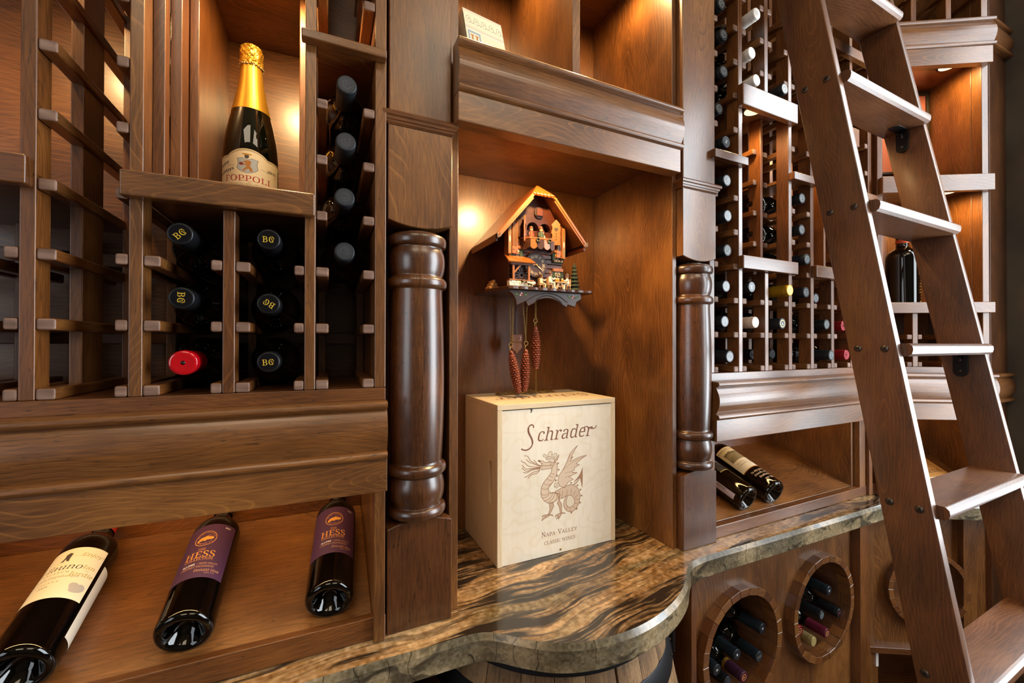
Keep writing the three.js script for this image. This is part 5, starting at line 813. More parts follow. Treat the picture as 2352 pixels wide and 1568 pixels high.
// ---------------------------------------------------------------- cuckoo clock on the niche's back wall
const CK = { roof: wood(pineTex, { color: 0xb4692c, roughness: 0.35 }), body: wood(alderA, { color: 0xa87860 }), trim: wood(pineTex, { color: 0xa8703c }), dark: std({ color: 0x2e1a12, roughness: 0.5 }), green: std({ color: 0x2c3a22, roughness: 0.7 }), white: std({ color: 0xe6dcc4, roughness: 0.7 }), red: std({ color: 0xa02820, roughness: 0.5 }), skin: std({ color: 0xd9a680, roughness: 0.6 }), blond: wood(pineTex, { color: 0xd9b88a }), beer: std({ color: 0xc8892a, roughness: 0.3 }), cream: std({ color: 0xd8c7a0, roughness: 0.8 }), grey: std({ color: 0x77706a, roughness: 0.5, metalness: 0.3 }), slate: wood(alderB, { color: 0x9c8a80 }), fir: std({ color: 0x27331f, roughness: 0.8 }) };
{
  const T = thing('cuckoo_clock', 'carved wooden chalet cuckoo clock with tiny drinkers hanging in the niche', 'cuckoo clock', F0, [0.5, 1.55, -0.34]);
  const W = (n, g, m, l) => part(n, g, m, T, l), sub = (n, g, m, p, l) => part(n, g, m, p, l);
  const X = 0.5015, ZB = -0.3425, ZF = -0.207, S = (pts, z0, z1, b = 0, grain = 'y', holes) => slabZ(pts, z0, z1, b, grain, holes);
  // house: rear box, log planks on the front, gable above
  W('case', bx(0.428, 0.575, 1.584, 1.725, ZB, ZF - 0.004, 'x', 0.001), CK.body);
  for (let i = 0; i < 10; i++) W('log_plank', bx(0.4255, 0.5775, 1.5845 + i * 0.0118, 1.5955 + i * 0.0118, ZF - 0.004, ZF, 'x', 0.002), CK.body);
  W('gable', S([[0.428, 1.703], [0.575, 1.703], [0.575, 1.722], [X + 0.02, 1.808], [X, 1.822], [X - 0.02, 1.808], [0.428, 1.722]], ZF - 0.010, ZF + 0.004, 0, 'x', [[...Array(9)].map((_, i) => { const a = Math.PI * (1 - i / 8); return [0.489 + Math.cos(a) * 0.0165, 1.727 + Math.sin(a) * 0.0165]; }).concat([[0.5055, 1.698 + 0.006], [0.4725, 1.704]]), [...Array(9)].map((_, i) => { const a = Math.PI * (1 - i / 8); return [0.5235 + Math.cos(a) * 0.0165, 1.727 + Math.sin(a) * 0.0165]; }).concat([[0.540, 1.704], [0.507, 1.704]])]), CK.body);
  W('stage_back', plainBox(0.46, 0.55, 1.70, 1.75, ZF - 0.03, ZF - 0.026), CK.dark);
  const pl = [...Array(8)].map((_, i) => [0.5045 + Math.cos((i + 0.5) / 8 * 6.2832) * 0.0135, 1.768 + Math.sin((i + 0.5) / 8 * 6.2832) * 0.015]); const plaque = W('plaque', S(pl, ZF + 0.004, ZF + 0.009, 0.001), CK.dark); sub('door', bx(0.4965, 0.5125, 1.759, 1.777, ZF + 0.009, ZF + 0.013, 'y', 0.001), CK.body, plaque);
  // roof: two slopes, hip in front, edge strips, eave boards
  const rx = 0.1215, ry = 0.140, ridgeY = 1.834, L = Math.hypot(rx, ry), hipS = 0.046;
  for (const sgn of [-1, 1]) {
    const shape = [[0, ZB], [L, ZB], [L, -0.1675], [hipS, -0.1675], [0, -0.201]];
    const g = S(shape.map(([s, z]) => [s, -z]), -0.0032, 0.0032, 0.0008, 'y');
    const m = new THREE.Matrix4().makeBasis(new THREE.Vector3(sgn * rx / L, -ry / L, 0), new THREE.Vector3(0, 0, -1), new THREE.Vector3(ry / L, sgn * rx / L, 0)); g.applyMatrix4(m); g.translate(X, ridgeY, 0);
    const r = W('roof_slope', woodUV(g, 'z'), CK.roof);
    const A = new THREE.Vector3(X + sgn * rx * hipS / L, ridgeY - ry * hipS / L, -0.166), B = new THREE.Vector3(X + sgn * rx, ridgeY - ry, -0.166), dir = B.clone().sub(A);
    for (const [o, w2] of [[0.0, 0.003], [0.006, 0.0022]]) { const q = new THREE.BoxGeometry(dir.length(), 0.005, 0.004); q.rotateZ(Math.atan2(dir.y, dir.x)); q.translate((A.x + B.x) / 2, (A.y + B.y) / 2 - 0.002 - o, -0.1665 - o * 0.4); sub('edge_strip', woodUV(q.toNonIndexed(), 'x'), CK.trim, r); }
    const e = bx(X + sgn * rx - 0.004, X + sgn * rx + 0.001, ridgeY - ry - 0.016, ridgeY - ry + 0.001, ZB, -0.172, 'z', 0.001); sub('eave_board', e, CK.body, r);
    const cl = merge([plainBox(-0.0045, -0.003, -0.009, 0, -0.001, 0.001), plainBox(0.003, 0.0045, -0.009, 0, -0.001, 0.001), plainBox(-0.0045, 0.0045, -0.0105, -0.009, -0.001, 0.001)]); cl.translate(X + sgn * (rx - 0.001), ridgeY - ry + 0.004, -0.164); sub('gutter_hook', cl, CK.grey, r);
  }
  { const a = hipS / L * rx, y = ridgeY - ry * hipS / L, n = 6, low = []; for (let i = 0; i <= n * 6; i++) { const t = i / (n * 6); low.push([-a + 2 * a * t, -0.0035 * Math.abs(Math.sin(t * Math.PI * n)) + 0.0035]); } const hh = Math.hypot(ridgeY - y, 0.034), g = S([[0, hh], ...low.reverse().map(([p, q]) => [-p, q])], -0.003, 0.003, 0.0006, 'y'); g.rotateX(-Math.atan2(0.036, ridgeY - y)); g.translate(X, y, -0.166); W('roof_hip', woodUV(g, 'y'), CK.roof, 'clipped roof front with scalloped edge'); }
  // painted corner boards and shutters
  const flower = (x0, y0, h) => canvasTex(96, 256, (x) => { x.fillStyle = '#8a5a2c'; x.fillRect(0, 0, 96, 256); x.fillStyle = '#3f7a34'; for (const [a, b, r, q] of [[40, 40, 0.5, 20], [56, 70, -0.5, 18], [36, 96, 0.6, 16], [50, 190, 0.3, 30], [60, 215, -0.5, 26]]) { x.save(); x.translate(a, b); x.rotate(r); x.beginPath(); x.ellipse(0, 0, 9, q * 0.7, 0, 0, 7); x.fill(); x.restore(); } x.fillStyle = '#f0e8d8'; for (let i = 0; i < 5; i++) { x.beginPath(); x.arc(48 + 15 * Math.cos(i * 1.257), 140 + 15 * Math.sin(i * 1.257), 11, 0, 7); x.fill(); } x.fillStyle = '#c23a22'; for (let i = 0; i < 5; i++) { x.beginPath(); x.arc(48 + 12 * Math.cos(i * 1.257), 140 + 12 * Math.sin(i * 1.257), 6, 0, 7); x.fill(); } x.fillStyle = '#e8c23a'; x.beginPath(); x.arc(48, 140, 8, 0, 7); x.fill(); });
  const ft = std({ map: flower(), roughness: 0.5 });
  for (const [a, sgn] of [[0.4205, -1], [0.5765, 1]]) {
    const x0 = sgn < 0 ? a - 0.002 : a - 0.006, b = W('corner_board', bx(x0, x0 + 0.0085, 1.658, 1.737, ZF - 0.012, ZF + 0.012, 'y', 0.001), CK.trim);
    const f = new THREE.PlaneGeometry(0.0078, 0.076); f.translate(x0 + 0.00425, 1.6975, ZF + 0.0122); sub('painted_flower', f, ft, b);
    const px = sgn < 0 ? 0.4305 : 0.556, pb = W('pilaster', bx(px, px + 0.0165, 1.660, 1.742, ZF - 0.004, ZF + 0.008, 'y', 0.0015), CK.trim);
    for (let k = 0; k < 3; k++) sub('pilaster_groove', bx(px + 0.002 + k * 0.005, px + 0.0035 + k * 0.005, 1.678, 1.740, ZF + 0.006, ZF + 0.009, 'y', 0.0004), CK.body, pb); for (const [dx, dy] of [[0.004, 0.010], [0.012, 0.005]]) { const c = new THREE.CylinderGeometry(0.0016, 0.0016, 0.002, 8); c.rotateX(Math.PI / 2); c.translate(px + dx, 1.660 + dy, ZF + 0.0076); sub('drilled_hole', c, CK.dark, pb); }
    const sh = []; for (let i = 0; i <= 10; i++) sh.push([0.0225 + 0.0016 * Math.sin(i * 1.9), 0.052 * i / 10]); sh.push([0.018, 0.058], [0.0115, 0.065], [0.005, 0.058]); for (let i = 10; i >= 0; i--) sh.push([0.0005 + 0.0014 * Math.sin(i * 1.7), 0.052 * i / 10]);
    const g = S(sh, 0, 0.003, 0.0005); g.rotateY(sgn < 0 ? 0.95 : -0.35); g.translate(sgn < 0 ? 0.4545 : 0.5405, 1.690, ZF + (sgn < 0 ? 0.022 : 0.008)); const s = W('shutter', woodUV(g, 'y'), CK.trim);
    const ht = new THREE.Shape(); ht.moveTo(0, -0.0055); ht.bezierCurveTo(-0.009, 0.001, -0.004, 0.0065, 0, 0.0025); ht.bezierCurveTo(0.004, 0.0065, 0.009, 0.001, 0, -0.0055); const hg = new THREE.ExtrudeGeometry(ht, { depth: 0.0006, bevelEnabled: false }); const dots = [hg]; for (let k = 0; k < 3; k++) { const c = new THREE.CylinderGeometry(0.0016, 0.0016, 0.0006, 8); c.rotateX(Math.PI / 2); c.translate(0, -0.012 - k * 0.007, 0.0003); dots.push(c); } const hm = merge(dots); hm.translate(0.0115, 0.040, 0.0031); hm.rotateY(sgn < 0 ? 0.95 : -0.35); hm.translate(sgn < 0 ? 0.4545 : 0.5405, 1.690, ZF + (sgn < 0 ? 0.022 : 0.008)); sub('heart_cutout', hm, CK.dark, s);
  }
  // balcony with pointed slats
  W('balcony_floor', S([[0.456, ZF], [0.470, ZF + 0.022], [0.53, ZF + 0.026], [0.552, ZF]].map(([x, z]) => [x, -z]), 0, 0.004).rotateX(-Math.PI / 2).translate(0, 1.698, 0), CK.trim);
  const rim = [[0.4555, ZF - 0.002], [0.4715, ZF + 0.024], [0.489, ZF + 0.027], [0.507, ZF + 0.028], [0.525, ZF + 0.0265], [0.540, ZF + 0.022], [0.552, ZF - 0.002]];
  for (let i = 0; i + 1 < rim.length; i++) { const [xa, za] = rim[i], [xb, zb] = rim[i + 1], l = Math.hypot(xb - xa, zb - za), g = S([[0.0004, 0.024], [l - 0.0004, 0.024], [l - 0.0004, 0.005], [l / 2 + 0.003, 0], [l / 2 - 0.003, 0], [0.0004, 0.005]], -0.0012, 0.0012, 0.0003); g.rotateY(-Math.atan2(zb - za, xb - xa)); g.translate(xa, 1.672, za); W('balcony_slat', woodUV(g, 'y'), i % 2 ? CK.trim : CK.slate); }
  for (const x of [0.4905, 0.5225]) { const fl = new THREE.TorusGeometry(0.0042, 0.0022, 6, 12); fl.translate(x, 1.694, ZF + 0.030); const f = W('flower_wreath', fl, CK.green); for (let k = 0; k < 5; k++) { const s = new THREE.SphereGeometry(0.0013, 6, 5); s.translate(x + 0.0045 * Math.cos(k * 1.3), 1.694 + 0.0045 * Math.sin(k * 1.3), ZF + 0.032); sub('blossom', s, k % 2 ? CK.white : CK.red, f); } }
  // figures: one body each, hats as parts
  const figure = (x, y, z, s, coat, hat, name = 'figurine') => {
    const g = merge([lathe([[0.0001, 0], [0.0052, 0], [0.0050, 0.004], [0.0042, 0.010], [0.0044, 0.0135], [0.0030, 0.0158], [0.0012, 0.0165], [0.0001, 0.0167]], 14), tube([[0.0040, 0.0140, 0], [0.0058, 0.009, 0.001], [0.0050, 0.0045, 0.003]], 0.0013, 8, 6), tube([[-0.0040, 0.0140, 0], [-0.0058, 0.009, 0.001], [-0.0050, 0.0045, 0.003]], 0.0013, 8, 6)]);
    const f = merge([g]); f.scale(s, s, s); f.translate(x, y, z); const m = W(name, f, coat);
    const h = merge([(() => { const q = new THREE.SphereGeometry(0.0040, 14, 10); q.scale(1, 1.12, 1); q.translate(0, 0.0198, 0.0004); return q; })(), (() => { const q = new THREE.SphereGeometry(0.0008, 6, 5); q.translate(0, 0.0194, 0.0044); return q; })()]); h.scale(s, s, s); h.translate(x, y, z); sub('head', h, CK.skin, m);
    const k = lathe([[0.0058, 0.0218], [0.0060, 0.0224], [0.0040, 0.0228], [0.0036, 0.0262], [0.0016, 0.0276], [0.0001, 0.0278]], 14); k.scale(s, s, s); k.translate(x, y, z); sub('hat', k, hat, m); return m;
  };
  const brown = std({ color: 0x7a3d20, roughness: 0.6 }), coatG = std({ color: 0x3c4a38, roughness: 0.7 });
  figure(0.4835, 1.7025, ZF + 0.006, 1.08, brown, brown, 'dancing_figurine'); figure(0.4935, 1.7025, ZF - 0.008, 0.9, coatG, brown, 'dancing_figurine'); figure(0.511, 1.7025, ZF + 0.006, 1.18, coatG, brown, 'dancing_figurine'); figure(0.5215, 1.7025, ZF - 0.004, 0.98, CK.white, brown, 'dancing_figurine');
  // dial
  const dialTex = canvasTex(512, 512, (x) => { x.fillStyle = '#3a2018'; x.fillRect(0, 0, 512, 512); x.translate(256, 256); x.strokeStyle = '#1c0f0a'; x.lineWidth = 9; for (const r of [122, 104, 84, 66]) { x.beginPath(); x.arc(0, 0, r, 0, 7); x.stroke(); } x.strokeStyle = '#573426'; x.lineWidth = 3; for (const r of [116, 96, 76, 240]) { x.beginPath(); x.arc(0, 0, r, 0, 7); x.stroke(); } x.fillStyle = '#cdb98a'; x.textAlign = 'center'; x.textBaseline = 'middle'; x.font = 'bold 74px serif'; ['XII', 'I', 'II', 'III', 'IV', 'V', 'VI', 'VII', 'VIII', 'IX', 'X', 'XI'].forEach((t, i) => { x.save(); x.rotate(i * Math.PI / 6); x.translate(0, -184); x.fillText(t, 0, 0, 84); x.restore(); }); });
  const DX = 0.4975, DY = 1.637, DZ = ZF + 0.001, dg = lathe([[0.0315, 0], [0.0318, 0.0035], [0.0305, 0.0055], [0.0292, 0.0048]], 48); dg.rotateX(Math.PI / 2); dg.translate(DX, DY, DZ);
  const dial = W('dial', dg, CK.dark, 'round dark dial with roman numerals'), df = new THREE.CircleGeometry(0.0298, 48); df.translate(DX, DY, DZ + 0.0049); sub('dial_face', df, std({ map: dialTex, roughness: 0.5 }), dial);
  const hand = (len, w, a) => { const sh = new THREE.Shape(); sh.moveTo(-w * 0.4, -0.003); sh.lineTo(-w * 0.5, len * 0.35); sh.lineTo(-w * 1.5, len * 0.48); sh.lineTo(-w * 0.5, len * 0.6); sh.lineTo(-w * 1.1, len * 0.72); sh.lineTo(0, len); sh.lineTo(w * 1.1, len * 0.72); sh.lineTo(w * 0.5, len * 0.6); sh.lineTo(w * 1.5, len * 0.48); sh.lineTo(w * 0.5, len * 0.35); sh.lineTo(w * 0.4, -0.003); const g = new THREE.ExtrudeGeometry(sh, { depth: 0.0008, bevelEnabled: false }); g.rotateZ(-a); g.translate(DX, DY, DZ + 0.0062); return g; };
  const pale = std({ color: 0xe0b090, roughness: 0.5 }); sub('hour_hand', hand(0.020, 0.0016, 2.18), pale, dial); sub('minute_hand', hand(0.026, 0.0014, 4.66), pale, dial); const hub = new THREE.SphereGeometry(0.0032, 12, 8); hub.scale(1, 1, 0.6); hub.translate(DX, DY, DZ + 0.0075); sub('hand_nut', hub, M.brass, dial);
  // little windows with shutters and flower boxes
  for (const [x, y] of [[0.4455, 1.663], [0.5625, 1.663], [0.5625, 1.615]]) {
    const w = W('little_window', bx(x - 0.0085, x + 0.0085, y - 0.010, y + 0.010, ZF - 0.001, ZF + 0.0015, 'y', 0.0005), CK.dark);
    for (const s of [-1, 1]) sub('window_shutter', bx(x + s * 0.0125 - 0.0042, x + s * 0.0125 + 0.0042, y - 0.010, y + 0.010, ZF, ZF + 0.003, 'y', 0.0005), CK.green, w);
    for (const [a, b, c, d] of [[x - 0.0006, x + 0.0006, y - 0.009, y + 0.009], [x - 0.008, x + 0.008, y - 0.0006, y + 0.0006]]) sub('window_bar', plainBox(a, b, c, d, ZF + 0.0015, ZF + 0.0024), CK.cream, w);
    for (const s of [-1, 1]) { const q = new THREE.CircleGeometry(0.0065, 12, s > 0 ? 0 : Math.PI / 2, Math.PI / 2); q.rotateZ(Math.PI); q.translate(x + s * 0.0078, y + 0.0095, ZF + 0.0018); sub('lace_curtain', q, CK.cream, w); }
    sub('flower_box', bx(x - 0.014, x + 0.014, y - 0.0150, y - 0.0105, ZF, ZF + 0.006, 'x', 0.001), CK.green, w); for (let k = 0; k < 6; k++) { const s = new THREE.SphereGeometry(0.0015, 6, 5); s.translate(x - 0.011 + k * 0.0044, y - 0.0105, ZF + 0.0055); sub('blossom', s, k % 2 ? CK.white : CK.red, w); }
    for (let k = 0; k < 6; k++) sub('awning_board', bx(x - 0.015 + k * 0.005, x - 0.0104 + k * 0.005, y + 0.0105, y + 0.0185, ZF - 0.001, ZF + 0.0055, 'y', 0.0006), CK.trim, w);
  }
  // mill shed
  { const x0 = 0.415, x1 = 0.474, yb = 1.5775, zf = ZF + 0.030; const shed = W('mill_roof', (() => { const g = S([[0, 0], [0.071, 0], [0.071, 0.052], [0.008, 0.052]].map(([a, b]) => [a, b]), -0.002, 0.002, 0.0005); g.rotateX(-1.05); g.translate(0.4085, 1.634, zf + 0.006); return woodUV(g, 'x'); })(), CK.roof, 'sloping mill shed roof');
    for (const x of [0.4215, 0.4625]) sub('mill_post', bx(x, x + 0.005, 1.588, 1.636, zf - 0.004, zf + 0.001, 'y', 0.0006), CK.trim, shed); sub('mill_beam', bx(0.416, 0.476, 1.6285, 1.6335, zf - 0.004, zf + 0.003, 'x', 0.0006), CK.body, shed);
    const br = new THREE.BoxGeometry(0.026, 0.0035, 0.003); br.rotateZ(0.85); br.translate(0.4335, 1.6185, zf - 0.001); sub('mill_brace', woodUV(br.toNonIndexed(), 'x'), CK.trim, shed);
    const wh = [new THREE.TorusGeometry(0.0185, 0.0022, 6, 28)]; for (let k = 0; k < 6; k++) { const b = new THREE.BoxGeometry(0.0026, 0.036, 0.003); b.rotateZ(k * Math.PI / 6); wh.push(b); } for (let k = 0; k < 12; k++) { const b = new THREE.BoxGeometry(0.0075, 0.0045, 0.006); b.translate(0.0205, 0, 0); b.rotateZ(k * Math.PI / 6 + 0.2); wh.push(b); } const wg = merge(wh); wg.translate(0.4495, 1.606, zf - 0.010); W('water_wheel', wg, CK.dark);
    const wall = W('mill_wall', bx(0.411, 0.476, yb, 1.5905, zf - 0.010, zf + 0.004, 'x', 0.001), CK.white); for (let k = 0; k < 5; k++) for (let r = 0; r < 2; r++) sub('stone', bx(0.4115 + k * 0.013 + r * 0.005, 0.4235 + k * 0.013 + r * 0.005, yb + 0.0005 + r * 0.0065, yb + 0.0065 + r * 0.0065, zf + 0.003, zf + 0.0052, 'x', 0.0012), CK.white, wall); sub('wall_cap', bx(0.4105, 0.4765, 1.5905, 1.5935, zf - 0.011, zf + 0.006, 'x', 0.001), CK.trim, wall);
    const gs = []; for (let k = 0; k < 26; k++) { const s = new THREE.SphereGeometry(rr(0.0014, 0.0024), 6, 5), t = k / 26; s.translate(0.441 + t * 0.036 + rr(-0.002, 0.002), 1.590 - t * 0.010 + rr(-0.002, 0.002), zf + 0.0075 + rr(0, 0.003)); gs.push(s); } const iv = W('garland', merge(gs), CK.green); for (let k = 0; k < 7; k++) { const s = new THREE.SphereGeometry(0.0013, 6, 5); s.translate(0.443 + k * 0.005, 1.5895 - k * 0.0014, zf + 0.0112); sub('blossom', s, k % 2 ? CK.white : CK.red, iv); } }
  // platform with scalloped front, apron, logs, tree
  { const pts = [[0.388, ZB], [0.650, ZB], [0.650, -0.178]]; const n = 9; for (let i = n * 6; i >= 0; i--) { const t = i / (n * 6); pts.push([0.4075 + 0.238 * t, -0.1705 + 0.0028 * (Math.abs(Math.sin(t * Math.PI * n)) > 0.35 ? 1 : 0.0)]); } pts.push([0.388, -0.24]); const g = S(pts.map(([x, z]) => [x, -z]), 0, 0.0068, 0.0008, 'x'); g.rotateX(-Math.PI / 2); g.translate(0, 1.5702, 0); W('platform', woodUV(g, 'x'), CK.slate); }
  { const cx = 0.516, q = new THREE.Shape(); q.moveTo(0.415, 1.570); q.lineTo(0.617, 1.570); q.lineTo(0.6195, 1.556); q.lineTo(0.604, 1.547); q.lineTo(0.6005, 1.534); q.lineTo(0.578, 1.5395); q.lineTo(0.5745, 1.5325); q.lineTo(0.557, 1.5415); q.quadraticCurveTo(0.530, 1.562, 0.492, 1.5475); q.quadraticCurveTo(0.487, 1.5455, 0.4835, 1.5405); q.lineTo(0.4645, 1.5315); q.lineTo(0.459, 1.5435); q.lineTo(0.4345, 1.533); q.quadraticCurveTo(0.432, 1.556, 0.415, 1.565); q.closePath();
    const ap = W('apron', slabZ(q, -0.190, -0.1815, 0.0012, 'x'), CK.slate, 'arched apron painted with flowers'); const arc = tube([[0.488, 1.548, -0.1812], [0.505, 1.5575, -0.1808], [0.525, 1.5595, -0.1808], [0.545, 1.553, -0.1812], [0.560, 1.543, -0.1812]], 0.0012, 20, 6); sub('carved_line', arc, CK.dark, ap); const arc2 = tube([[0.462, 1.545, -0.1810], [0.485, 1.558, -0.1806], [0.516, 1.5655, -0.1806], [0.55, 1.5605, -0.1806], [0.577, 1.545, -0.1810]], 0.0008, 20, 6); sub('carved_line', arc2, CK.dark, ap);
    for (const fx of [0.4465, 0.5935]) { for (let k = 0; k < 5; k++) { const c = new THREE.CylinderGeometry(0.0021, 0.0021, 0.0006, 10); c.rotateX(Math.PI / 2); c.translate(fx + 0.0030 * Math.cos(k * 1.257), 1.5595 + 0.0030 * Math.sin(k * 1.257), -0.1810); sub('painted_petal', c, k % 2 ? CK.white : CK.red, ap); } for (const s of [-1, 1]) for (let k = 0; k < 3; k++) { const l = new THREE.SphereGeometry(0.0030, 8, 6); l.scale(1, 0.42, 0.12); l.rotateZ(s * (k - 1) * 0.5); l.translate(fx + s * (0.0085 + k * 0.0035), 1.5595 + (k - 1) * 0.0024, -0.1811); sub('painted_leaf', l, std({ color: k === 1 ? 0x8aa02c : 0x3d7038, roughness: 0.6 }), ap); } } }
  for (let k = 0; k < 6; k++) { const g = new THREE.CylinderGeometry(0.0043, 0.0043, 0.028, 12); g.rotateX(Math.PI / 2); const row = k < 3 ? 0 : k < 5 ? 1 : 2, i = k < 3 ? k : k < 5 ? k - 3 : 0; g.translate(0.3955 + row * 0.0043 + i * 0.0086, 1.5815 + row * 0.0075, -0.262); W('log', g, CK.blond); }
  { const pr = []; for (let k = 0; k < 7; k++) { const r = 0.0165 - k * 0.0019, y = k * 0.0098; pr.push([r, y], [r * 0.96, y + 0.0014], [r * 0.42, y + 0.0098]); } pr.push([0.0001, 0.0735]); const g = lathe([[0.003, -0.004], ...pr], 22), p = g.attributes.position; for (let i = 0; i < p.count; i++) { const a = Math.atan2(p.getX(i), p.getZ(i)), k = 1 + 0.08 * Math.sin(a * 9 + p.getY(i) * 900); p.setX(i, p.getX(i) * k); p.setZ(i, p.getZ(i) * k); } g.computeVertexNormals(); g.translate(0.6145, 1.5805, -0.207); W('fir_tree', g, CK.fir, 'carved dark green fir tree'); }
  // drinkers at the table
  { const y = 1.577, z = -0.186, tb = W('tavern_table', merge([bx(0.5365, 0.575, y + 0.0165, y + 0.0195, z - 0.010, z + 0.008, 'x', 0.0006), ...[-1, 1].map((s) => { const g = new THREE.BoxGeometry(0.006, 0.020, 0.010); g.rotateZ(s * 0.45); g.translate(0.5555 + s * 0.008, y + 0.0085, z); return woodUV(g.toNonIndexed(), 'y'); }), bx(0.548, 0.563, y + 0.006, y + 0.010, z - 0.003, z + 0.003, 'x', 0.0005)]), CK.blond);
    for (const x of [0.5455, 0.5515, 0.5635]) { const g = lathe([[0.0001, 0], [0.0028, 0], [0.0030, 0.0065], [0.0001, 0.0066]], 12); g.translate(x, y + 0.0196, z + 0.002); const b = W('beer_mug', g, CK.beer); const f = new THREE.SphereGeometry(0.0030, 10, 6); f.scale(1, 0.55, 1); f.translate(x, y + 0.0268, z + 0.002); sub('beer_foam', f, CK.white, b); }
    for (const [x, dz, s, flip] of [[0.5085, -0.008, 1.15, 1], [0.5265, 0.004, 1.32, 1], [0.5655, -0.018, 1.0, -1], [0.5785, 0.001, 1.25, -1]]) {
      const ch = merge([bx(-0.0055, 0.0055, 0.0095, 0.0115, -0.005, 0.005, 'x', 0.0005), bx(flip > 0 ? -0.0068 : 0.0052, flip > 0 ? -0.0052 : 0.0068, 0.0095, 0.0275, -0.0055, 0.0055, 'y', 0.0005), ...[[-0.005, -0.004], [0.005, -0.004], [-0.005, 0.004], [0.005, 0.004]].map(([a, b]) => bx(a - 0.0008, a + 0.0008, 0, 0.0095, b - 0.0008, b + 0.0008, 'y', 0.0003))]); ch.translate(x - flip * 0.001, y, z + dz); W('tavern_chair', ch, CK.blond);
      const body = merge([lathe([[0.0001, 0.0105], [0.0046, 0.0108], [0.0050, 0.015], [0.0040, 0.0215], [0.0030, 0.0248], [0.0001, 0.0262]], 14), tube([[0.002, 0.013, 0.0025], [0.0085, 0.0125, 0.003], [0.0090, 0.004, 0.003], [0.0105, 0.0005, 0.0032]], 0.0018, 10, 6), tube([[0.002, 0.013, -0.0025], [0.0085, 0.0125, -0.003], [0.0090, 0.004, -0.003], [0.0105, 0.0005, -0.0032]], 0.0018, 10, 6), tube([[0.000, 0.0232, 0.0035], [0.005, 0.0195, 0.0045], [0.0105, 0.0225, 0.0025]], 0.0016, 10, 6), tube([[0.000, 0.0232, -0.0035], [0.005, 0.0195, -0.0045], [0.0095, 0.0205, -0.002]], 0.0016, 10, 6)]); if (flip < 0) body.rotateY(Math.PI); const sc = s * 0.92; body.scale(sc, sc, sc); body.translate(x, y, z + dz); const m = W('drinking_figurine', body, CK.white);
      const hd = merge([(() => { const q = new THREE.SphereGeometry(0.0038, 14, 10); q.scale(1, 1.12, 1); q.translate(0.0006, 0.0295, 0); return q; })(), (() => { const q = new THREE.SphereGeometry(0.0009, 6, 5); q.translate(0.0046, 0.0292, 0); return q; })()]); if (flip < 0) hd.rotateY(Math.PI); hd.scale(sc, sc, sc); hd.translate(x, y, z + dz); sub('head', hd, CK.skin, m);
      const ht = lathe([[0.0062, 0.0312], [0.0064, 0.0318], [0.0042, 0.0322], [0.0036, 0.0352], [0.0012, 0.0368], [0.0001, 0.0369]], 14); ht.scale(sc, sc, sc); ht.translate(x, y, z + dz); sub('hat', ht, std({ color: 0x3a3a34, roughness: 0.7 }), m); const bd = new THREE.TorusGeometry(0.0041, 0.0006, 6, 16); bd.rotateX(Math.PI / 2); bd.translate(0, 0.0325, 0); bd.scale(sc, sc, sc); bd.translate(x, y, z + dz); sub('hat_band', bd, CK.red, m);
    } }
  // pendulum behind the weights
  const pd = W('pendulum', bx(0.4865, 0.4925, 1.462, 1.566, -0.300, -0.297, 'y', 0.0006), CK.body), pb = (x0, x1, y0, y1) => bx(x0, x1, y0, y1, -0.303, -0.293, 'y', 0.0015); sub('pendulum_block', pb(0.4735, 0.5050, 1.4455, 1.4665), CK.trim, pd); sub('pendulum_leaf', S([[0.476, 1.445], [0.5025, 1.445], [0.507, 1.432], [0.4895, 1.414], [0.472, 1.432]], -0.302, -0.294, 0.001), CK.trim, pd); for (let k = 0; k < 4; k++) { const c = new THREE.CylinderGeometry(0.0018, 0.0018, 0.001, 8); c.rotateX(Math.PI / 2); c.translate(0.499 + 0.0022 * Math.cos(k * 1.57), 1.456 + 0.0022 * Math.sin(k * 1.57), -0.2925); sub('painted_petal', c, k % 2 ? CK.white : CK.red, pd); }
}
// weights, chains and the heap of chain on the crate
function pinecone(label, top, bottom, zc) {
  const T = thing('pinecone_weight', label, 'clock weight', F0, [top[0], bottom[1], zc], 'pine cone clock weights');
  const len = Math.hypot(top[0] - bottom[0], top[1] - bottom[1]), n = 17, pr = [[0.0001, 0.0]]; const R = (t) => 0.0032 + 0.0088 * Math.pow(Math.sin(Math.PI * clamp(0.10 + t * 0.80)), 0.8);
  const body = 0.90 * len; for (let i = 0; i < n; i++) { const t = i / n, y = t * body, r = R(t); pr.push([r * 0.80, y + 0.0001], [r * 1.06, y + body / n * 0.30], [r * 0.98, y + body / n * 0.55], [r * 0.76, y + body / n * 0.98]); } pr.push([0.0052, body + 0.002], [0.0062, body + 0.005], [0.0048, body + 0.0095], [0.0014, len]);
  const g = lathe(pr, 40), p = g.attributes.position; for (let i = 0; i < p.count; i++) { const a = Math.atan2(p.getX(i), p.getZ(i)), y = p.getY(i); if (y < body) { const row = Math.floor(y / body * n), k = 1 + 0.13 * Math.sin(a * 8 + (row % 2) * Math.PI); p.setX(i, p.getX(i) * k); p.setZ(i, p.getZ(i) * k); } } g.computeVertexNormals();
  const tilt = Math.atan2(top[0] - bottom[0], top[1] - bottom[1]); g.rotateZ(-tilt); g.translate(bottom[0], bottom[1], zc);
  const c = part('cone', g, M.copper, T); const h = tube([[top[0] + 0.001, top[1] - 0.003, zc], [top[0] - 0.004, top[1] + 0.003, zc + 0.002], [top[0] - 0.001, top[1] + 0.009, zc]], 0.0011, 12, 6); part('hook', h, M.brass, T); const r = new THREE.TorusGeometry(0.0052, 0.0011, 8, 22); r.translate(top[0], top[1] + 0.0145, zc); part('hook_ring', r, M.brass, T); return T;
}
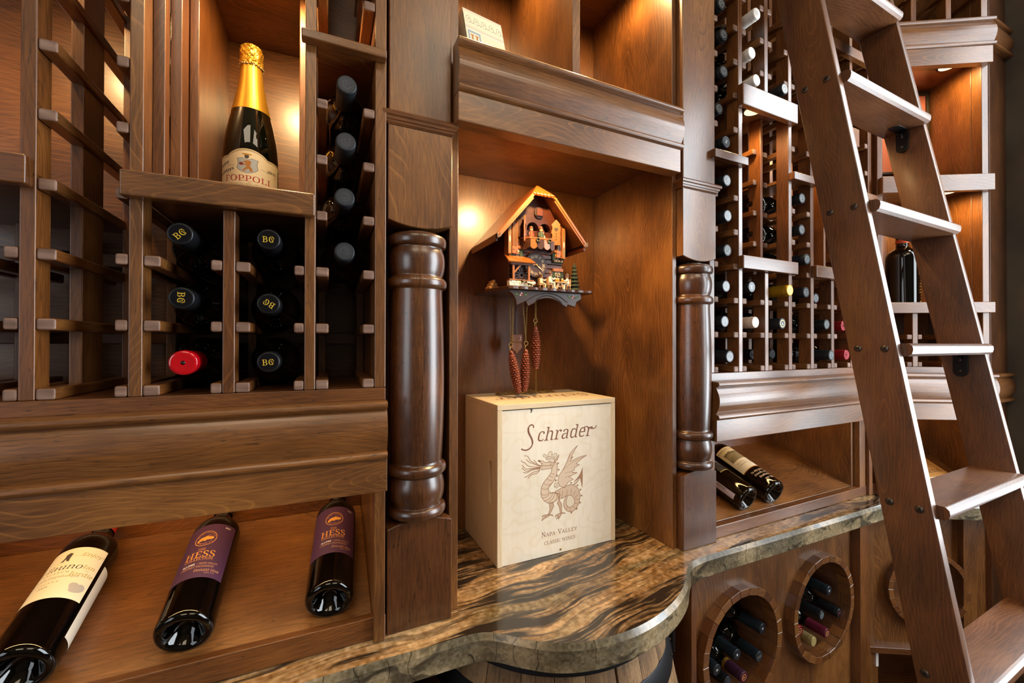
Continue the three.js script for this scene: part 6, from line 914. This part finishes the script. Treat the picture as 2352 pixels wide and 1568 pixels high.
function chain(label, a, b, links) {
  const T = thing('clock_chain', label, 'chain', F0, b, 'brass chains of the cuckoo clock'), n = links ?? Math.round(Math.hypot(a[0] - b[0], a[1] - b[1]) / 0.0040), list = [], A = new THREE.Vector3(...a), B = new THREE.Vector3(...b), q = new THREE.Quaternion().setFromUnitVectors(new THREE.Vector3(0, 1, 0), B.clone().sub(A).normalize());
  for (let i = 0; i < n; i++) { const g = new THREE.TorusGeometry(0.0021, 0.0006, 5, 10); g.scale(0.75, 1.25, 1); g.rotateY(i % 2 ? 1.2 : -0.35); g.applyQuaternion(q); const p = A.clone().lerp(B, (i + 0.5) / n); g.translate(p.x, p.y, p.z); list.push(g); }
  const m = part('chain_links', merge(list), M.brass, T); m.userData.kind = 'stuff'; return T;
}
const ZW = -0.225;
pinecone('left pine cone clock weight, its tip resting on the crate', [0.4395, 1.424], [0.4615, 1.3185], ZW);
pinecone('middle pine cone clock weight, hanging straight between the other two', [0.4815, 1.4275], [0.4775, 1.3215], ZW);
pinecone('right pine cone clock weight, hanging highest of the three', [0.5085, 1.4855], [0.5100, 1.3765], ZW);
chain('brass chain holding the left pine cone weight', [0.4355, 1.569, ZW], [0.4395, 1.4435, ZW]); chain('slack brass chain just right of the left weight chain', [0.4455, 1.569, ZW], [0.4410, 1.4435, ZW + 0.006]);
chain('brass chain holding the middle pine cone weight', [0.4700, 1.569, ZW], [0.4815, 1.447, ZW]); chain('slack brass chain beside the middle weight chain', [0.4860, 1.569, ZW], [0.4835, 1.445, ZW - 0.006]);
chain('short brass chain holding the right pine cone weight', [0.5080, 1.569, ZW], [0.5085, 1.505, ZW]); chain('long brass chain reaching down to the heap on the crate', [0.5215, 1.569, -0.245], [0.5300, 1.3085, -0.262]);
{
  const T = thing('chain_heap', 'small heap of loose brass chain on top of the wine crate', 'chain', F0, [0.51, 1.3064, -0.285], null); T.userData.kind = 'stuff';
  const list = []; for (let i = 0; i < 420; i++) { const g = new THREE.TorusGeometry(0.0021, 0.0006, 4, 7); g.scale(0.75, 1.25, 1); g.rotateX(rr(0, 6.28)); g.rotateY(rr(0, 6.28)); const t = rr(-1, 1), s = rr(-1, 1); g.translate(0.515 + t * 0.085, 1.3098 + Math.max(0, rr(0, 0.006) * (1 - Math.abs(t))), -0.292 + s * 0.022 * (1 - Math.abs(t) * 0.4)); list.push(g); }
  part('chain_links', merge(list), M.brass, T);
}
// ---------------------------------------------------------------- small warm lamps, hidden from view, placed to light the compartments
puck(F0, 0.470, 1.882, -0.047, 1.5, 'unseen puck light under the middle of the niche ceiling', [0.0, -1, -0.35]);
puck(FL, -0.050, 2.059, -0.05, 0.8, 'unseen puck light over the standing sparkling bottle', [0.0, -1, -0.3]);
puck(FL, -0.41, 2.059, -0.05, 0.6, 'unseen puck light in the compartment at the left edge', [0.1, -1, -0.3]);
puck(F0, 0.40, 2.405, -0.12, 0.8, 'unseen puck light in the left cubby above the niche', [0.1, -1, -0.2]);
puck(F0, 0.690, 2.405, -0.10, 0.95, 'unseen puck light in the right cubby above the niche', [0.1, -1, -0.1]);
puck(FR, 0.20, 2.081, -0.022, 0.4, 'unseen puck light under the thick shelf rail of the right rack', [0, -1, -0.1]);
puck(FR, 0.52, 2.081, -0.022, 0.4, 'unseen puck light under the thick shelf rail behind the ladder', [0, -1, -0.1]);
puck(FA, 0.14, 2.354, -0.032, 0.45, 'unseen puck light in the upper cubby of the corner rack', [0.1, -1, -0.2]);
puck(FA, 0.13, 1.939, -0.026, 0.4, 'unseen puck light in the lower cubby of the corner rack', [0.1, -1, -0.2]);
ledBar(FL, -0.60, 0.07, 1.335, -0.06, 75, 'led strip hidden behind the fascia of the left bin', [0, -0.8, -0.75]);
ledBar(FR, 0.04, 0.66, 1.335, -0.06, 34, 'led strip hidden behind the fascia of the right bin', [0, -0.8, -0.75]);
ledBar(FA, -0.12, 0.19, 1.335, -0.04, 26, 'led strip hidden behind the fascia of the corner bin', [0, -0.8, -0.6]);

renderer.render(scene, camera);
